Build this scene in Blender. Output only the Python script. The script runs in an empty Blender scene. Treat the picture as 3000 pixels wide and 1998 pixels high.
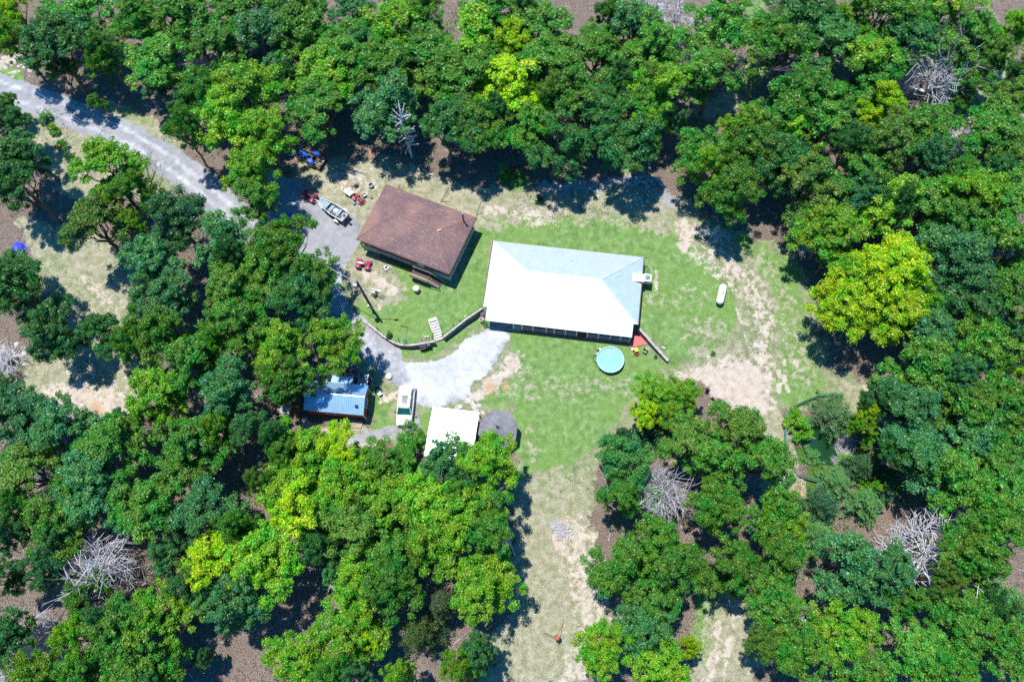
import bpy, math, random
import numpy as np
from math import sin, cos, pi, radians, hypot, atan2, sqrt
random.seed(7)
rng = np.random.default_rng(7)
scene = bpy.context.scene
col = scene.collection

# ------------------------------------------------------------------ camera
F_PX, CAM_H = 2333.0, 90.0
TH, PH = radians(20.072), -radians(3.362)
FW = np.array([0, sin(TH), -cos(TH)])
_r = np.array([1.0, 0, 0]); _u = np.array([0, cos(TH), sin(TH)])
RT = cos(PH)*_r + sin(PH)*_u
UP = -sin(PH)*_r + cos(PH)*_u
cam_d = bpy.data.cameras.new('camera')
cam = bpy.data.objects.new('camera', cam_d); col.objects.link(cam)
cam_d.sensor_width = 36.0
cam_d.lens = 36.0*F_PX/3000.0
cam_d.clip_start = 1.0
cam_d.clip_end = 8000.0
from mathutils import Matrix, Vector
cam.matrix_world = Matrix(((RT[0], UP[0], -FW[0], 0), (RT[1], UP[1], -FW[1], 0), (RT[2], UP[2], -FW[2], CAM_H), (0, 0, 0, 1)))
scene.camera = cam

# ------------------------------------------------------------------ light
SUN_EL, SUN_AZ = radians(75.0), atan2(-0.62, 0.785)     # azimuth clockwise from +Y
world = bpy.data.worlds.new('World'); scene.world = world; world.use_nodes = True
wn = world.node_tree.nodes; wl = world.node_tree.links
bg = wn['Background']
sky = wn.new('ShaderNodeTexSky'); sky.sky_type = 'NISHITA'; sky.sun_disc = False
sky.sun_elevation = SUN_EL; sky.sun_rotation = SUN_AZ % (2*pi)
sky.air_density = 1.0; sky.dust_density = 0.3; sky.ozone_density = 2.0
hs = wn.new('ShaderNodeHueSaturation'); hs.inputs['Saturation'].default_value = 1.55
wl.new(sky.outputs[0], hs.inputs['Color']); wl.new(hs.outputs[0], bg.inputs[0]); bg.inputs[1].default_value = 0.13
sun_d = bpy.data.lights.new('sun', 'SUN'); sun_d.energy = 4.3; sun_d.angle = radians(0.53)
sun_d.color = (1.0, 0.965, 0.90)
sun = bpy.data.objects.new('sun', sun_d); col.objects.link(sun)
sdir = Vector((cos(SUN_EL)*sin(SUN_AZ), cos(SUN_EL)*cos(SUN_AZ), sin(SUN_EL)))
sun.rotation_euler = sdir.to_track_quat('Z', 'Y').to_euler()
sun.location = (0, 0, 200)
scene.view_settings.view_transform = 'Standard'
scene.view_settings.look = 'None'
scene.view_settings.exposure = 0.6
scene.view_settings.gamma = 1.0
scene.cycles.max_bounces = 6
scene.cycles.diffuse_bounces = 3
scene.cycles.transmission_bounces = 4
scene.cycles.use_denoising = False
scene.cycles.sample_clamp_indirect = 2.5

# ------------------------------------------------------------------ surveying helpers
def G(px, py, z=0.0):
    v = FW + (px-1500)/F_PX*RT - (py-999)/F_PX*UP
    t = (CAM_H-z)/-v[2]
    return np.array([v[0]*t, v[1]*t, z])

def smooth(t):
    t = np.clip(t, 0, 1); return t*t*(3-2*t)

WALLPX = [(1057, 934.5, .15), (1091.6, 960.5, .32), (1124.6, 986.5, .5), (1153, 1004, .68), (1172, 1011, .78), (1200, 1012.4, .85),
          (1228, 1009, .9), (1274, 1000.6, .95), (1299, 989, .95), (1327.5, 966.4, 1.0), (1363, 938, 1.05), (1413.7, 904, 1.1),
          (1430, 906, 1.1), (1640, 931, 1.1), (1860, 957, 1.1), (1872, 963, 1.1), (1915, 1012, .9), (1956.7, 1058, .5)]
WALLW = [G(a, b, c) for a, b, c in WALLPX]
WX = np.array([w[0] for w in WALLW]); WY = np.array([w[1] for w in WALLW]); WZ = np.array([w[2] for w in WALLW])
XL, XR = WX[0], WX[-1]
HU = 1.1
POND = G(2432, 1300)
ST0 = (G(1261, 946, 1.0)+G(1279, 941, 1.0))/2; ST1 = (G(1277, 1001, .05)+G(1299, 992, .05))/2
def hz(x, y):
    x = np.asarray(x, float); y = np.asarray(y, float)
    L = np.interp(x, WX, WY); Hm = np.interp(x, WX, WZ)
    out = np.maximum(XL-x, 0)+np.maximum(x-XR, 0)
    w = 0.14+np.minimum(out*1.2, 12)
    h = Hm*smooth((y-L)/w+0.5*(out > 0)) + (HU-Hm)*smooth((y-L)/14)
    sv = (ST1-ST0)[:2]; sl = float(np.hypot(*sv)); su = sv/sl
    sa_ = (x-ST0[0])*su[0]+(y-ST0[1])*su[1]; sb_ = np.abs(-(x-ST0[0])*su[1]+(y-ST0[1])*su[0])
    h = np.where((sb_ < .55) & (sa_ > -.05) & (sa_ < sl+.3), np.minimum(h, .80-.98*np.clip(sa_/sl, 0, 1)), h)
    far = np.clip((np.hypot(x-3, y-38)-30)/25, 0, 1)
    h = h + far*(0.35*np.sin(x*.11+1)*np.cos(y*.13)+.3*np.sin(x*.05+y*.07))
    d = np.hypot((x-POND[0])/4.2, (y-POND[1])/3.4)
    return h - 0.9*smooth((1.25-d)/.8)
def at(px, py, up=0.0):
    z = 0.0
    for _ in range(6):
        p = G(px, py, z+up); z = float(hz(p[0], p[1]))
    return np.array([p[0], p[1], z])
def mpp(px, py, z=0.0):
    return float(np.linalg.norm(G(px+10, py, z)-G(px-10, py, z))/20)
def heading(a, b, z=0.0):
    p, q = G(a[0], a[1], z), G(b[0], b[1], z)
    return atan2(q[1]-p[1], q[0]-p[0])

# ------------------------------------------------------------------ materials
def new_mat(name):
    m = bpy.data.materials.new(name); m.use_nodes = True
    nt = m.node_tree; return m, nt, nt.nodes['Principled BSDF']
def mat(name, rgb, rough=0.6, metal=0.0, var=0.15, scale=3.0, rgb2=None, amt=0.5, bump=0.0, bscale=30.0, coat=0.0, spec=0.5):
    m, nt, b = new_mat(name); N, L = nt.nodes, nt.links
    tc = N.new('ShaderNodeTexCoord'); nz = N.new('ShaderNodeTexNoise')
    nz.inputs['Scale'].default_value = scale; nz.inputs['Detail'].default_value = 6; nz.inputs['Roughness'].default_value = .65
    L.new(tc.outputs['Object'], nz.inputs['Vector'])
    rp = N.new('ShaderNodeValToRGB'); L.new(nz.outputs['Fac'], rp.inputs[0])
    c2 = rgb2 or tuple(min(1, c*(1-var)) for c in rgb)
    hi = tuple(min(1, c*(1+var*.6)) for c in rgb)
    rp.color_ramp.elements[0].position = 0.5-amt*.5+.1; rp.color_ramp.elements[0].color = (*c2, 1)
    rp.color_ramp.elements[1].position = 0.62; rp.color_ramp.elements[1].color = (*hi, 1)
    L.new(rp.outputs[0], b.inputs['Base Color'])
    b.inputs['Roughness'].default_value = rough; b.inputs['Metallic'].default_value = metal
    b.inputs['Coat Weight'].default_value = coat; b.inputs['Specular IOR Level'].default_value = spec
    if bump:
        n2 = N.new('ShaderNodeTexNoise'); n2.inputs['Scale'].default_value = bscale; n2.inputs['Detail'].default_value = 4
        L.new(tc.outputs['Object'], n2.inputs['Vector'])
        bp = N.new('ShaderNodeBump'); bp.inputs['Strength'].default_value = bump; bp.inputs['Distance'].default_value = .03
        L.new(n2.outputs['Fac'], bp.inputs['Height']); L.new(bp.outputs[0], b.inputs['Normal'])
    return m
M = {}
M['white_metal_roof'] = mat('white_metal_roof', (.82, .92, .93), .38, .62, .05, 1.2)
M['shade_tinted_roof'] = mat('galvanised_roof', (.42, .66, .92), .36, .72, .10, 1.5)  # pale metal; blue of tree shade and sky put into the base colour
M['white'] = mat('white_paint', (.78, .79, .78), .5, 0, .08, 4)
M['car_paint'] = mat('car_paint', (.80, .80, .79), .28, 0, .02, 3, coat=.8)
M['dark_glass'] = mat('dark_glass', (.012, .03, .035), .06, 0, .2, 2, spec=.8)
M['teal_glass'] = mat('windscreen_glass', (.01, .11, .11), .08, 0, .3, 2, spec=.8)
M['black'] = mat('black_plastic', (.018, .019, .021), .55, 0, .3, 8)
M['rubber'] = mat('rubber', (.03, .028, .027), .8, 0, .4, 9)
M['muddy_rubber'] = mat('muddy_rubber', (.24, .18, .13), .9, 0, .5, 9, bump=.5)
M['red_wood'] = mat('red_siding', (.30, .065, .035), .7, 0, .25, 5, bump=.3)
M['brick'] = mat('brick_wall', (.30, .12, .08), .85, 0, .35, 9, bump=.5)
M['orange_wood'] = mat('orange_wood', (.42, .17, .07), .7, 0, .3, 5)
M['red_floor'] = mat('red_floor_paint', (.55, .10, .10), .6, 0, .2, 2)
M['red'] = mat('red_paint', (.50, .035, .04), .4, 0, .2, 4)
M['dark_red'] = mat('dark_red_paint', (.30, .02, .05), .4, 0, .3, 4)
M['blue'] = mat('tractor_blue', (.01, .10, .48), .38, 0, .2, 4, coat=.3)
M['light_blue'] = mat('light_blue_plastic', (.12, .45, .60), .4, 0, .2, 4)
M['cloth_blue'] = mat('blue_tarpaulin', (.03, .05, .55), .5, 0, .4, 3, bump=.6, bscale=6)
M['yellow'] = mat('yellow_plastic', (.70, .52, .02), .5, 0, .15, 4)
M['concrete'] = mat('concrete', (.40, .38, .35), .9, 0, .3, 2.5, rgb2=(.26, .25, .23), bump=.3)
M['pale_concrete'] = mat('pale_concrete', (.56, .53, .47), .9, 0, .2, 2.5, bump=.3)
M['dark_block'] = mat('dark_block_wall', (.17, .165, .165), .95, 0, .3, 3, bump=.6, bscale=12)  # block face, darker than the concrete cap
M['wood'] = mat('weathered_wood', (.36, .29, .21), .85, 0, .35, 6, bump=.4)
M['pale_wood'] = mat('fresh_lumber', (.62, .50, .34), .8, 0, .2, 6)
M['dark_or_shaded_wood'] = mat('dark_or_shaded_wood', (.09, .07, .055), .85, 0, .4, 5, bump=.4)  # dark poles; on the slatted ramp the tone stands in for shade
M['pole_wood'] = mat('creosoted_pole', (.085, .07, .06), .9, 0, .4, 3, bump=.5)
M['grey_metal'] = mat('grey_metal', (.42, .44, .46), .45, .6, .2, 4)
M['alu'] = mat('aluminium', (.50, .54, .58), .35, .9, .2, 3)
M['hull'] = mat('boat_paint', (.16, .22, .27), .5, .2, .3, 3)
M['rust'] = mat('rusty_steel', (.33, .12, .07), .85, .1, .4, 5, bump=.4)
M['rust_brown'] = mat('brown_fascia', (.12, .05, .035), .6, 0, .3, 4)
M['rock'] = mat('pale_rock', (.50, .46, .40), .95, 0, .3, 2.5, rgb2=(.30, .27, .24), bump=.8, bscale=8)
M['cream'] = mat('cream_concrete', (.66, .55, .40), .9, 0, .2, 4, bump=.2)
M['bark'] = mat('bark', (.14, .115, .095), .95, 0, .4, 4, bump=.8, bscale=12)
M['dead_bark'] = mat('bleached_bark', (.66, .65, .67), .9, 0, .25, 3, rgb2=(.42, .41, .43), bump=.4)
M['dark_dead_bark'] = mat('grey_bark', (.17, .155, .155), .95, 0, .35, 3, rgb2=(.09, .08, .08), bump=.6)
M['green_wire'] = mat('green_coated_wire', (.10, .26, .20), .6, 0, .2, 3)
M['seat'] = mat('seat_vinyl', (.03, .03, .034), .5, 0, .3, 6)
M['pink'] = mat('pink_plastic', (.48, .05, .16), .45, 0, .3, 5)

# shingles: brown with lighter worn courses
def shingle(name, c1, c2, c3):
    m, nt, b = new_mat(name); N, L = nt.nodes, nt.links
    tc = N.new('ShaderNodeTexCoord')
    mp = N.new('ShaderNodeMapping'); mp.inputs['Scale'].default_value = (1, 4.5, 1)
    L.new(tc.outputs['Object'], mp.inputs[0])
    n1 = N.new('ShaderNodeTexNoise'); n1.inputs['Scale'].default_value = .35; n1.inputs['Detail'].default_value = 4
    n2 = N.new('ShaderNodeTexNoise'); n2.inputs['Scale'].default_value = 2.2; n2.inputs['Detail'].default_value = 5
    L.new(tc.outputs['Object'], n1.inputs[0]); L.new(mp.outputs[0], n2.inputs[0])
    r1 = N.new('ShaderNodeValToRGB'); r1.color_ramp.elements[0].color = (*c1, 1); r1.color_ramp.elements[1].color = (*c2, 1)
    r1.color_ramp.elements[0].position = .38; r1.color_ramp.elements[1].position = .62
    L.new(n1.outputs[0], r1.inputs[0])
    r2 = N.new('ShaderNodeValToRGB'); r2.color_ramp.elements[0].position = .55; r2.color_ramp.elements[1].position = .78
    r2.color_ramp.elements[0].color = (0, 0, 0, 1); r2.color_ramp.elements[1].color = (1, 1, 1, 1)
    L.new(n2.outputs[0], r2.inputs[0])
    mx = N.new('ShaderNodeMix'); mx.data_type = 'RGBA'
    L.new(r2.outputs[0], mx.inputs[0]); L.new(r1.outputs[0], mx.inputs[6]); mx.inputs[7].default_value = (*c3, 1)
    br = N.new('ShaderNodeTexNoise'); br.inputs['Scale'].default_value = 14; br.inputs['Detail'].default_value = 3
    L.new(mp.outputs[0], br.inputs[0])
    m2 = N.new('ShaderNodeMix'); m2.data_type = 'RGBA'; m2.blend_type = 'MULTIPLY'; m2.inputs[0].default_value = .55
    r3 = N.new('ShaderNodeValToRGB'); r3.color_ramp.elements[0].position = .35; r3.color_ramp.elements[1].position = .65
    r3.color_ramp.elements[0].color = (.45, .45, .45, 1); L.new(br.outputs[0], r3.inputs[0])
    L.new(mx.outputs[2], m2.inputs[6]); L.new(r3.outputs[0], m2.inputs[7])
    L.new(m2.outputs[2], b.inputs['Base Color']); b.inputs['Roughness'].default_value = .8
    bp = N.new('ShaderNodeBump'); bp.inputs['Strength'].default_value = .4; bp.inputs['Distance'].default_value = .02
    L.new(br.outputs[0], bp.inputs['Height']); L.new(bp.outputs[0], b.inputs['Normal'])
    return m
M['brown_shingle'] = shingle('brown_shingles', (.165, .10, .10), (.27, .15, .125), (.42, .36, .38))
M['grey_shingle'] = shingle('grey_shingles', (.13, .13, .14), (.24, .24, .26), (.42, .42, .44))

def leaf_material(name='leaves'):
    m, nt, b = new_mat(name); N, L = nt.nodes, nt.links
    oi = N.new('ShaderNodeObjectInfo'); ge = N.new('ShaderNodeNewGeometry'); tc = N.new('ShaderNodeTexCoord')
    nz = N.new('ShaderNodeTexNoise'); nz.inputs['Scale'].default_value = .55; nz.inputs['Detail'].default_value = 3
    L.new(tc.outputs['Object'], nz.inputs[0])
    # brightness varies leaf by leaf, hue clump by clump
    mr = N.new('ShaderNodeMapRange'); mr.inputs['To Min'].default_value = .55; mr.inputs['To Max'].default_value = 1.5
    L.new(ge.outputs['Random Per Island'], mr.inputs['Value'])
    hsv = N.new('ShaderNodeHueSaturation')
    mh = N.new('ShaderNodeMapRange'); mh.inputs['From Min'].default_value = .35; mh.inputs['From Max'].default_value = .65
    mh.inputs['To Min'].default_value = .535; mh.inputs['To Max'].default_value = .47
    L.new(nz.outputs['Fac'], mh.inputs['Value']); L.new(mh.outputs[0], hsv.inputs['Hue'])
    L.new(mr.outputs[0], hsv.inputs['Value']); L.new(oi.outputs['Color'], hsv.inputs['Color'])
    L.new(hsv.outputs[0], b.inputs['Base Color']); b.inputs['Roughness'].default_value = .42
    b.inputs['Specular IOR Level'].default_value = .45
    tr = N.new('ShaderNodeBsdfTranslucent'); L.new(hsv.outputs[0], tr.inputs[0])
    mx = N.new('ShaderNodeMixShader'); mx.inputs[0].default_value = .33
    out = N['Material Output']
    L.new(b.outputs[0], mx.inputs[1]); L.new(tr.outputs[0], mx.inputs[2]); L.new(mx.outputs[0], out.inputs[0])
    return m
M['leaves'] = leaf_material()

# ------------------------------------------------------------------ mesh builder
def fast_mesh(name, verts, quads):
    me = bpy.data.meshes.new(name)
    verts = np.asarray(verts, np.float32); quads = np.asarray(quads, np.int32)
    me.vertices.add(len(verts)); me.vertices.foreach_set('co', verts.ravel())
    k = quads.shape[1]
    me.loops.add(quads.size); me.loops.foreach_set('vertex_index', quads.ravel())
    me.polygons.add(len(quads)); me.polygons.foreach_set('loop_start', np.arange(0, quads.size, k, dtype=np.int32))
    me.update(calc_edges=True); me.validate()
    return me

class MB:
    def __init__(s): s.v = []; s.f = []
    def add(s, vs, fs):
        o = len(s.v); s.v += [tuple(map(float, v)) for v in vs]; s.f += [tuple(i+o for i in f) for f in fs]; return s
    def box(s, c, d, rz=0.0, ry=0.0, rx=0.0):
        R = Matrix.Rotation(rz, 3, 'Z') @ Matrix.Rotation(ry, 3, 'Y') @ Matrix.Rotation(rx, 3, 'X')
        vs = []
        for z in (-.5, .5):
            for y in (-.5, .5):
                for x in (-.5, .5):
                    p = R @ Vector((x*d[0], y*d[1], z*d[2])); vs.append((p.x+c[0], p.y+c[1], p.z+c[2]))
        return s.add(vs, [(0, 2, 3, 1), (4, 5, 7, 6), (0, 1, 5, 4), (2, 6, 7, 3), (0, 4, 6, 2), (1, 3, 7, 5)])
    def tube(s, pts, r, n=8, cap=True):
        pts = [Vector(map(float, p)) for p in pts]; k = len(pts)
        rs = r if isinstance(r, (list, tuple)) else [r]*k
        vs = []; fs = []
        for i, p in enumerate(pts):
            t = (pts[min(i+1, k-1)]-pts[max(i-1, 0)])
            if t.length < 1e-6: t = Vector((0, 0, 1))
            t.normalize()
            a = t.cross(Vector((0, 0, 1)));
            if a.length < .05: a = t.cross(Vector((1, 0, 0)))
            a.normalize(); b = t.cross(a)
            for j in range(n):
                q = p+(a*cos(2*pi*j/n)+b*sin(2*pi*j/n))*rs[i]; vs.append(tuple(q))
        for i in range(k-1):
            for j in range(n):
                fs.append((i*n+j, i*n+(j+1) % n, (i+1)*n+(j+1) % n, (i+1)*n+j))
        if cap: fs.append(tuple(range(n-1, -1, -1))); fs.append(tuple(range((k-1)*n, k*n)))
        return s.add(vs, fs)
    def lathe(s, prof, n=24, c=(0, 0, 0), axis='z'):
        vs = []; fs = []
        for r, z in prof:
            for j in range(n):
                a = 2*pi*j/n; p = (r*cos(a), r*sin(a), z)
                if axis == 'x': p = (z, r*cos(a), r*sin(a))
                if axis == 'y': p = (r*cos(a), z, r*sin(a))
                vs.append((p[0]+c[0], p[1]+c[1], p[2]+c[2]))
        k = len(prof)
        for i in range(k-1):
            for j in range(n): fs.append((i*n+j, i*n+(j+1) % n, (i+1)*n+(j+1) % n, (i+1)*n+j))
        if prof[0] != prof[-1]: fs.append(tuple(range(n-1, -1, -1))); fs.append(tuple(range((k-1)*n, k*n)))
        return s.add(vs, fs)
    def prism(s, poly, z0, z1):
        n = len(poly)
        zs0 = z0 if isinstance(z0, (list, tuple)) else [z0]*n
        zs1 = z1 if isinstance(z1, (list, tuple)) else [z1]*n
        vs = [(p[0], p[1], z) for p, z in zip(poly, zs0)]+[(p[0], p[1], z) for p, z in zip(poly, zs1)]
        fs = [tuple(range(n-1, -1, -1)), tuple(range(n, 2*n))]+[(i, (i+1) % n, n+(i+1) % n, n+i) for i in range(n)]
        return s.add(vs, fs)
    def slab(s, pts, t):                    # a planar polygon given thickness t along its normal
        pts = [Vector(p) for p in pts]
        nrm = (pts[1]-pts[0]).cross(pts[2]-pts[0]).normalized(); n = len(pts)
        vs = [tuple(p) for p in pts]+[tuple(p+nrm*t) for p in pts]
        fs = [tuple(range(n-1, -1, -1)), tuple(range(n, 2*n))]+[(i, (i+1) % n, n+(i+1) % n, n+i) for i in range(n)]
        return s.add(vs, fs)
    def loft(s, secs):
        n = len(secs[0]); vs = [p for q in secs for p in q]; fs = []
        for i in range(len(secs)-1):
            for j in range(n): fs.append((i*n+j, i*n+(j+1) % n, (i+1)*n+(j+1) % n, (i+1)*n+j))
        fs.append(tuple(range(n-1, -1, -1))); fs.append(tuple(range((len(secs)-1)*n, len(secs)*n)))
        return s.add(vs, fs)
    def build(s, name, m, parent=None, bevel=0.0, smooth_=False, subsurf=0):
        me = bpy.data.meshes.new(name); me.from_pydata(s.v, [], s.f); me.update()
        import bmesh
        bm = bmesh.new(); bm.from_mesh(me); bmesh.ops.recalc_face_normals(bm, faces=bm.faces); bm.to_mesh(me); bm.free()
        if isinstance(m, str): m = M[m]
        me.materials.append(m)
        if smooth_: me.polygons.foreach_set('use_smooth', [True]*len(me.polygons))
        o = bpy.data.objects.new(name, me); col.objects.link(o)
        if parent: o.parent = parent
        if bevel:
            b = o.modifiers.new('bevel', 'BEVEL'); b.width = bevel; b.segments = 2; b.limit_method = 'ANGLE'
        if subsurf:
            b = o.modifiers.new('sub', 'SUBSURF'); b.levels = subsurf; b.render_levels = subsurf
        return o
def tag(o, label=None, cat=None, group=None, kind=None):
    if label: o['label'] = label
    if cat: o['category'] = cat
    if group: o['group'] = group
    if kind: o['kind'] = kind
    return o
def thing(name, label, cat, loc=(0, 0, 0), rz=0.0, group=None):
    o = bpy.data.objects.new(name, None); col.objects.link(o)
    o.empty_display_size = .2
    o.location = tuple(map(float, loc)); o.rotation_euler = (0, 0, rz)
    return tag(o, label, cat, group)
def dup(root, loc, rz=0.0, scale=None, label=None):
    r = root.copy(); col.objects.link(r); r.location = tuple(map(float, loc)); r.rotation_euler = (0, 0, rz)
    if scale is not None: r.scale = scale
    if label: r['label'] = label
    for ch in list(root.children):
        c = ch.copy(); col.objects.link(c); c.parent = r
        for g in list(ch.children):
            d = g.copy(); col.objects.link(d); d.parent = c
    return r

# ------------------------------------------------------------------ the ground and what grows or lies in it
xs = np.concatenate([-75-np.geomspace(1, 2900, 26)[::-1], np.arange(-75, 78.01, .25), 78+np.geomspace(1, 2900, 26)])
ys = np.concatenate([-12-np.geomspace(1, 2900, 26)[::-1], np.arange(-12, 96.01, .25), 96+np.geomspace(1, 2900, 26)])
NX, NY = len(xs), len(ys)
XX, YY = np.meshgrid(xs, ys)
PX, PY = XX.ravel(), YY.ravel()
near = (PX > -76) & (PX < 79) & (PY > -13) & (PY < 97)
qx, qy = PX[near], PY[near]
wob = .35*np.sin(qx*1.7+2*np.sin(qy*.9))+.35*np.cos(qy*1.9+1.5*np.sin(qx*1.1))+.18*np.sin(qx*5.1+qy*3.7)
def gw(pts): return [G(a, b, 0.6)[:2] for a, b in pts]
def dline(pts):
    d = np.full(len(qx), 1e9)
    for (ax, ay), (bx, by) in zip(pts[:-1], pts[1:]):
        vx, vy = bx-ax, by-ay; L2 = vx*vx+vy*vy+1e-9
        t = np.clip(((qx-ax)*vx+(qy-ay)*vy)/L2, 0, 1)
        d = np.minimum(d, np.hypot(qx-ax-t*vx, qy-ay-t*vy))
    return d
masks = np.zeros((8, len(qx)))
GRAVEL, LAWN, DIRT, DRY, CLAY, WEED, YARD, PALE = range(8)
def put(ch, val): masks[ch] = np.maximum(masks[ch], val)
def line(ch, pts, r, soft=.6, s=1.0, w=.5):
    p = gw(pts)
    if len(p) == 1: p = p*2
    put(ch, s*smooth((r+soft*.5-dline(p)+wob*w)/soft))
def poly(ch, pts, soft=1.2, s=1.0, w=.8):
    p = gw(pts); ins = np.zeros(len(qx), bool); n = len(p)
    for i in range(n):
        (x0, y0), (x1, y1) = p[i], p[(i+1) % n]
        c = ((y0 > qy) != (y1 > qy))
        with np.errstate(divide='ignore', invalid='ignore'):
            ins ^= c & (qx < (x1-x0)*(qy-y0)/(y1-y0+1e-12)+x0)
    d = dline(p+[p[0]]); sd = np.where(ins, d, -d)
    put(ch, s*smooth((sd+wob*w)/soft+.5))
# lawns
poly(YARD, [(880, 480), (1080, 470), (1150, 540), (1300, 585), (1420, 600), (1800, 585), (1980, 620), (2100, 650), (2330, 750), (2400, 900), (2440, 1080), (2640, 1140), (2620, 1230), (2300, 1200), (2330, 1400), (2340, 1560), (2260, 1560), (2220, 1260), (2050, 1120), (1900, 1300), (1750, 1360), (1740, 1500), (1720, 1700), (1860, 1820), (1830, 1900), (1700, 2010), (1380, 2010), (1480, 1800), (1500, 1600), (1500, 1320), (1180, 1330), (1080, 1250), (1060, 1080), (980, 1000), (920, 860), (930, 780), (860, 700), (860, 560)], 2.0, .9)
poly(YARD, [(0, 280), (150, 300), (320, 350), (560, 470), (760, 660), (900, 760), (800, 780), (600, 640), (430, 560), (250, 450), (60, 350)], 2, .7)
poly(LAWN, [(1150, 740), (1330, 850), (1380, 720), (1400, 655), (1450, 640), (1440, 700), (1415, 905), (1350, 960), (1290, 990), (1200, 1010), (1120, 985), (1040, 915), (1015, 850), (1100, 900), (1190, 880), (1160, 800)], 1.5)
poly(LAWN, [(1400, 655), (1500, 632), (1650, 645), (1850, 630), (1960, 655), (2010, 720), (2100, 790), (2160, 880), (2150, 980), (2060, 1050), (1980, 1070), (1870, 960), (1700, 760), (1440, 720)], 2.5)
poly(LAWN, [(1480, 950), (1700, 970), (1860, 980), (1960, 1075), (1930, 1110), (1840, 1190), (1740, 1310), (1680, 1370), (1530, 1395), (1505, 1300), (1525, 1250), (1500, 1195), (1400, 1190), (1400, 1160), (1500, 1100)], 2.5, .86)
poly(LAWN, [(2110, 660), (2200, 700), (2340, 770), (2360, 900), (2380, 1010), (2430, 1130), (2520, 1180), (2420, 1180), (2310, 1190), (2265, 1150), (2290, 1080), (2280, 980), (2270, 880), (2200, 770)], 2.5, .82)
poly(LAWN, [(1100, 1110), (1150, 1170), (1140, 1290), (1080, 1250), (1082, 1180), (1070, 1130)], 1.2, .8)
poly(LAWN, [(1230, 1190), (1275, 1190), (1250, 1300), (1225, 1290)], 1.0, .7)
poly(LAWN, [(1130, 1000), (1200, 1020), (1290, 1005), (1400, 930), (1425, 940), (1330, 1010), (1240, 1050), (1170, 1045)], .8, .8)
line(LAWN, [(150, 780), (330, 930), (380, 960)], 1.4, 1.5, .65)
line(LAWN, [(20, 215), (60, 235)], 1.0, 1, .9)
line(LAWN, [(300, 320), (430, 360)], .8, 1.5, .6)
line(LAWN, [(280, 410), (420, 500)], 1.0, 1.5, .7)
poly(LAWN, [(1560, 1370), (1700, 1360), (1720, 1470), (1660, 1530), (1580, 1500)], 3, .72)
line(LAWN, [(2080, 1720), (2070, 1850), (2060, 1900)], 1.5, 2, .7)
line(LAWN, [(2900, 150), (2900, 260), (2880, 320)], 3, 3, .75)
line(LAWN, [(2200, 30), (2230, 200), (2170, 260)], 2, 3, .65)
line(LAWN, [(1480, 520), (1520, 540)], 1.8, 2, .7)
line(LAWN, [(1770, 490), (1830, 510)], 1.2, 2, .6)
# dry grass
poly(DRY, [(1500, 1085), (1900, 1090), (1850, 1150), (1700, 1180), (1450, 1180)], 3, .56)
poly(DRY, [(1400, 1080), (1500, 1010), (1600, 1080), (1540, 1160), (1420, 1170)], 3, .55)
line(DRY, [(1540, 1250), (1570, 1330)], 1.0, 1.5, .55)
poly(DRY, [(1030, 740), (1130, 770), (1180, 830), (1180, 900), (1120, 900), (1020, 870), (1000, 800)], 2, .9)
poly(DRY, [(880, 490), (1060, 480), (1140, 540), (1100, 640), (1050, 660), (960, 590), (850, 520)], 2, .9)
line(DRY, [(1120, 520), (1290, 590), (1400, 620), (1600, 600), (1800, 595), (1980, 640)], 3.2, 3, .8)
poly(DRY, [(1560, 1370), (1720, 1370), (1740, 1560), (1720, 1700), (1860, 1820), (1830, 1900), (1700, 2010), (1380, 2010), (1480, 1800), (1500, 1600), (1520, 1420)], 2, .95)
poly(DRY, [(2120, 1700), (2210, 1740), (2280, 1900), (2200, 2010), (2000, 2010), (2040, 1900), (2060, 1780)], 2, .9)
poly(DRY, [(60, 640), (300, 690), (420, 760), (390, 900), (370, 1000), (420, 1090), (400, 1250), (290, 1260), (60, 1150), (30, 1050), (160, 950)], 3, .95)
poly(DRY, [(30, 300), (150, 340), (300, 420), (430, 540), (420, 600), (260, 620), (170, 560), (120, 450)], 2, .9)
line(DRY, [(310, 330), (440, 380), (520, 440)], 1.6, 1.5, .8)
line(DRY, [(2210, 760), (2300, 900), (2330, 1020), (2350, 1100)], 2.4, 3, .6)
poly(DRY, [(2450, 1100), (2640, 1150), (2640, 1230), (2560, 1230), (2480, 1190)], 2, .8)
line(DRY, [(2230, 1180), (2290, 1290), (2320, 1420), (2340, 1540)], 1.6, 2, .9)
line(DRY, [(2050, 970), (2110, 980)], 2.5, 3, .55)
poly(DRY, [(1960, 1060), (2100, 980), (2200, 1000), (2260, 1060), (2180, 1150), (2060, 1140)], 3, .7)
line(DRY, [(2700, 180), (2930, 300)], 3.5, 3, .7)
line(DRY, [(2150, 300), (2060, 330)], 1.6, 2, .8)
line(DRY, [(1900, 880), (2060, 860)], 2.5, 4, .42)
line(DRY, [(980, 1290), (1100, 1280)], 1.4, 1.4, .8)
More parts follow.
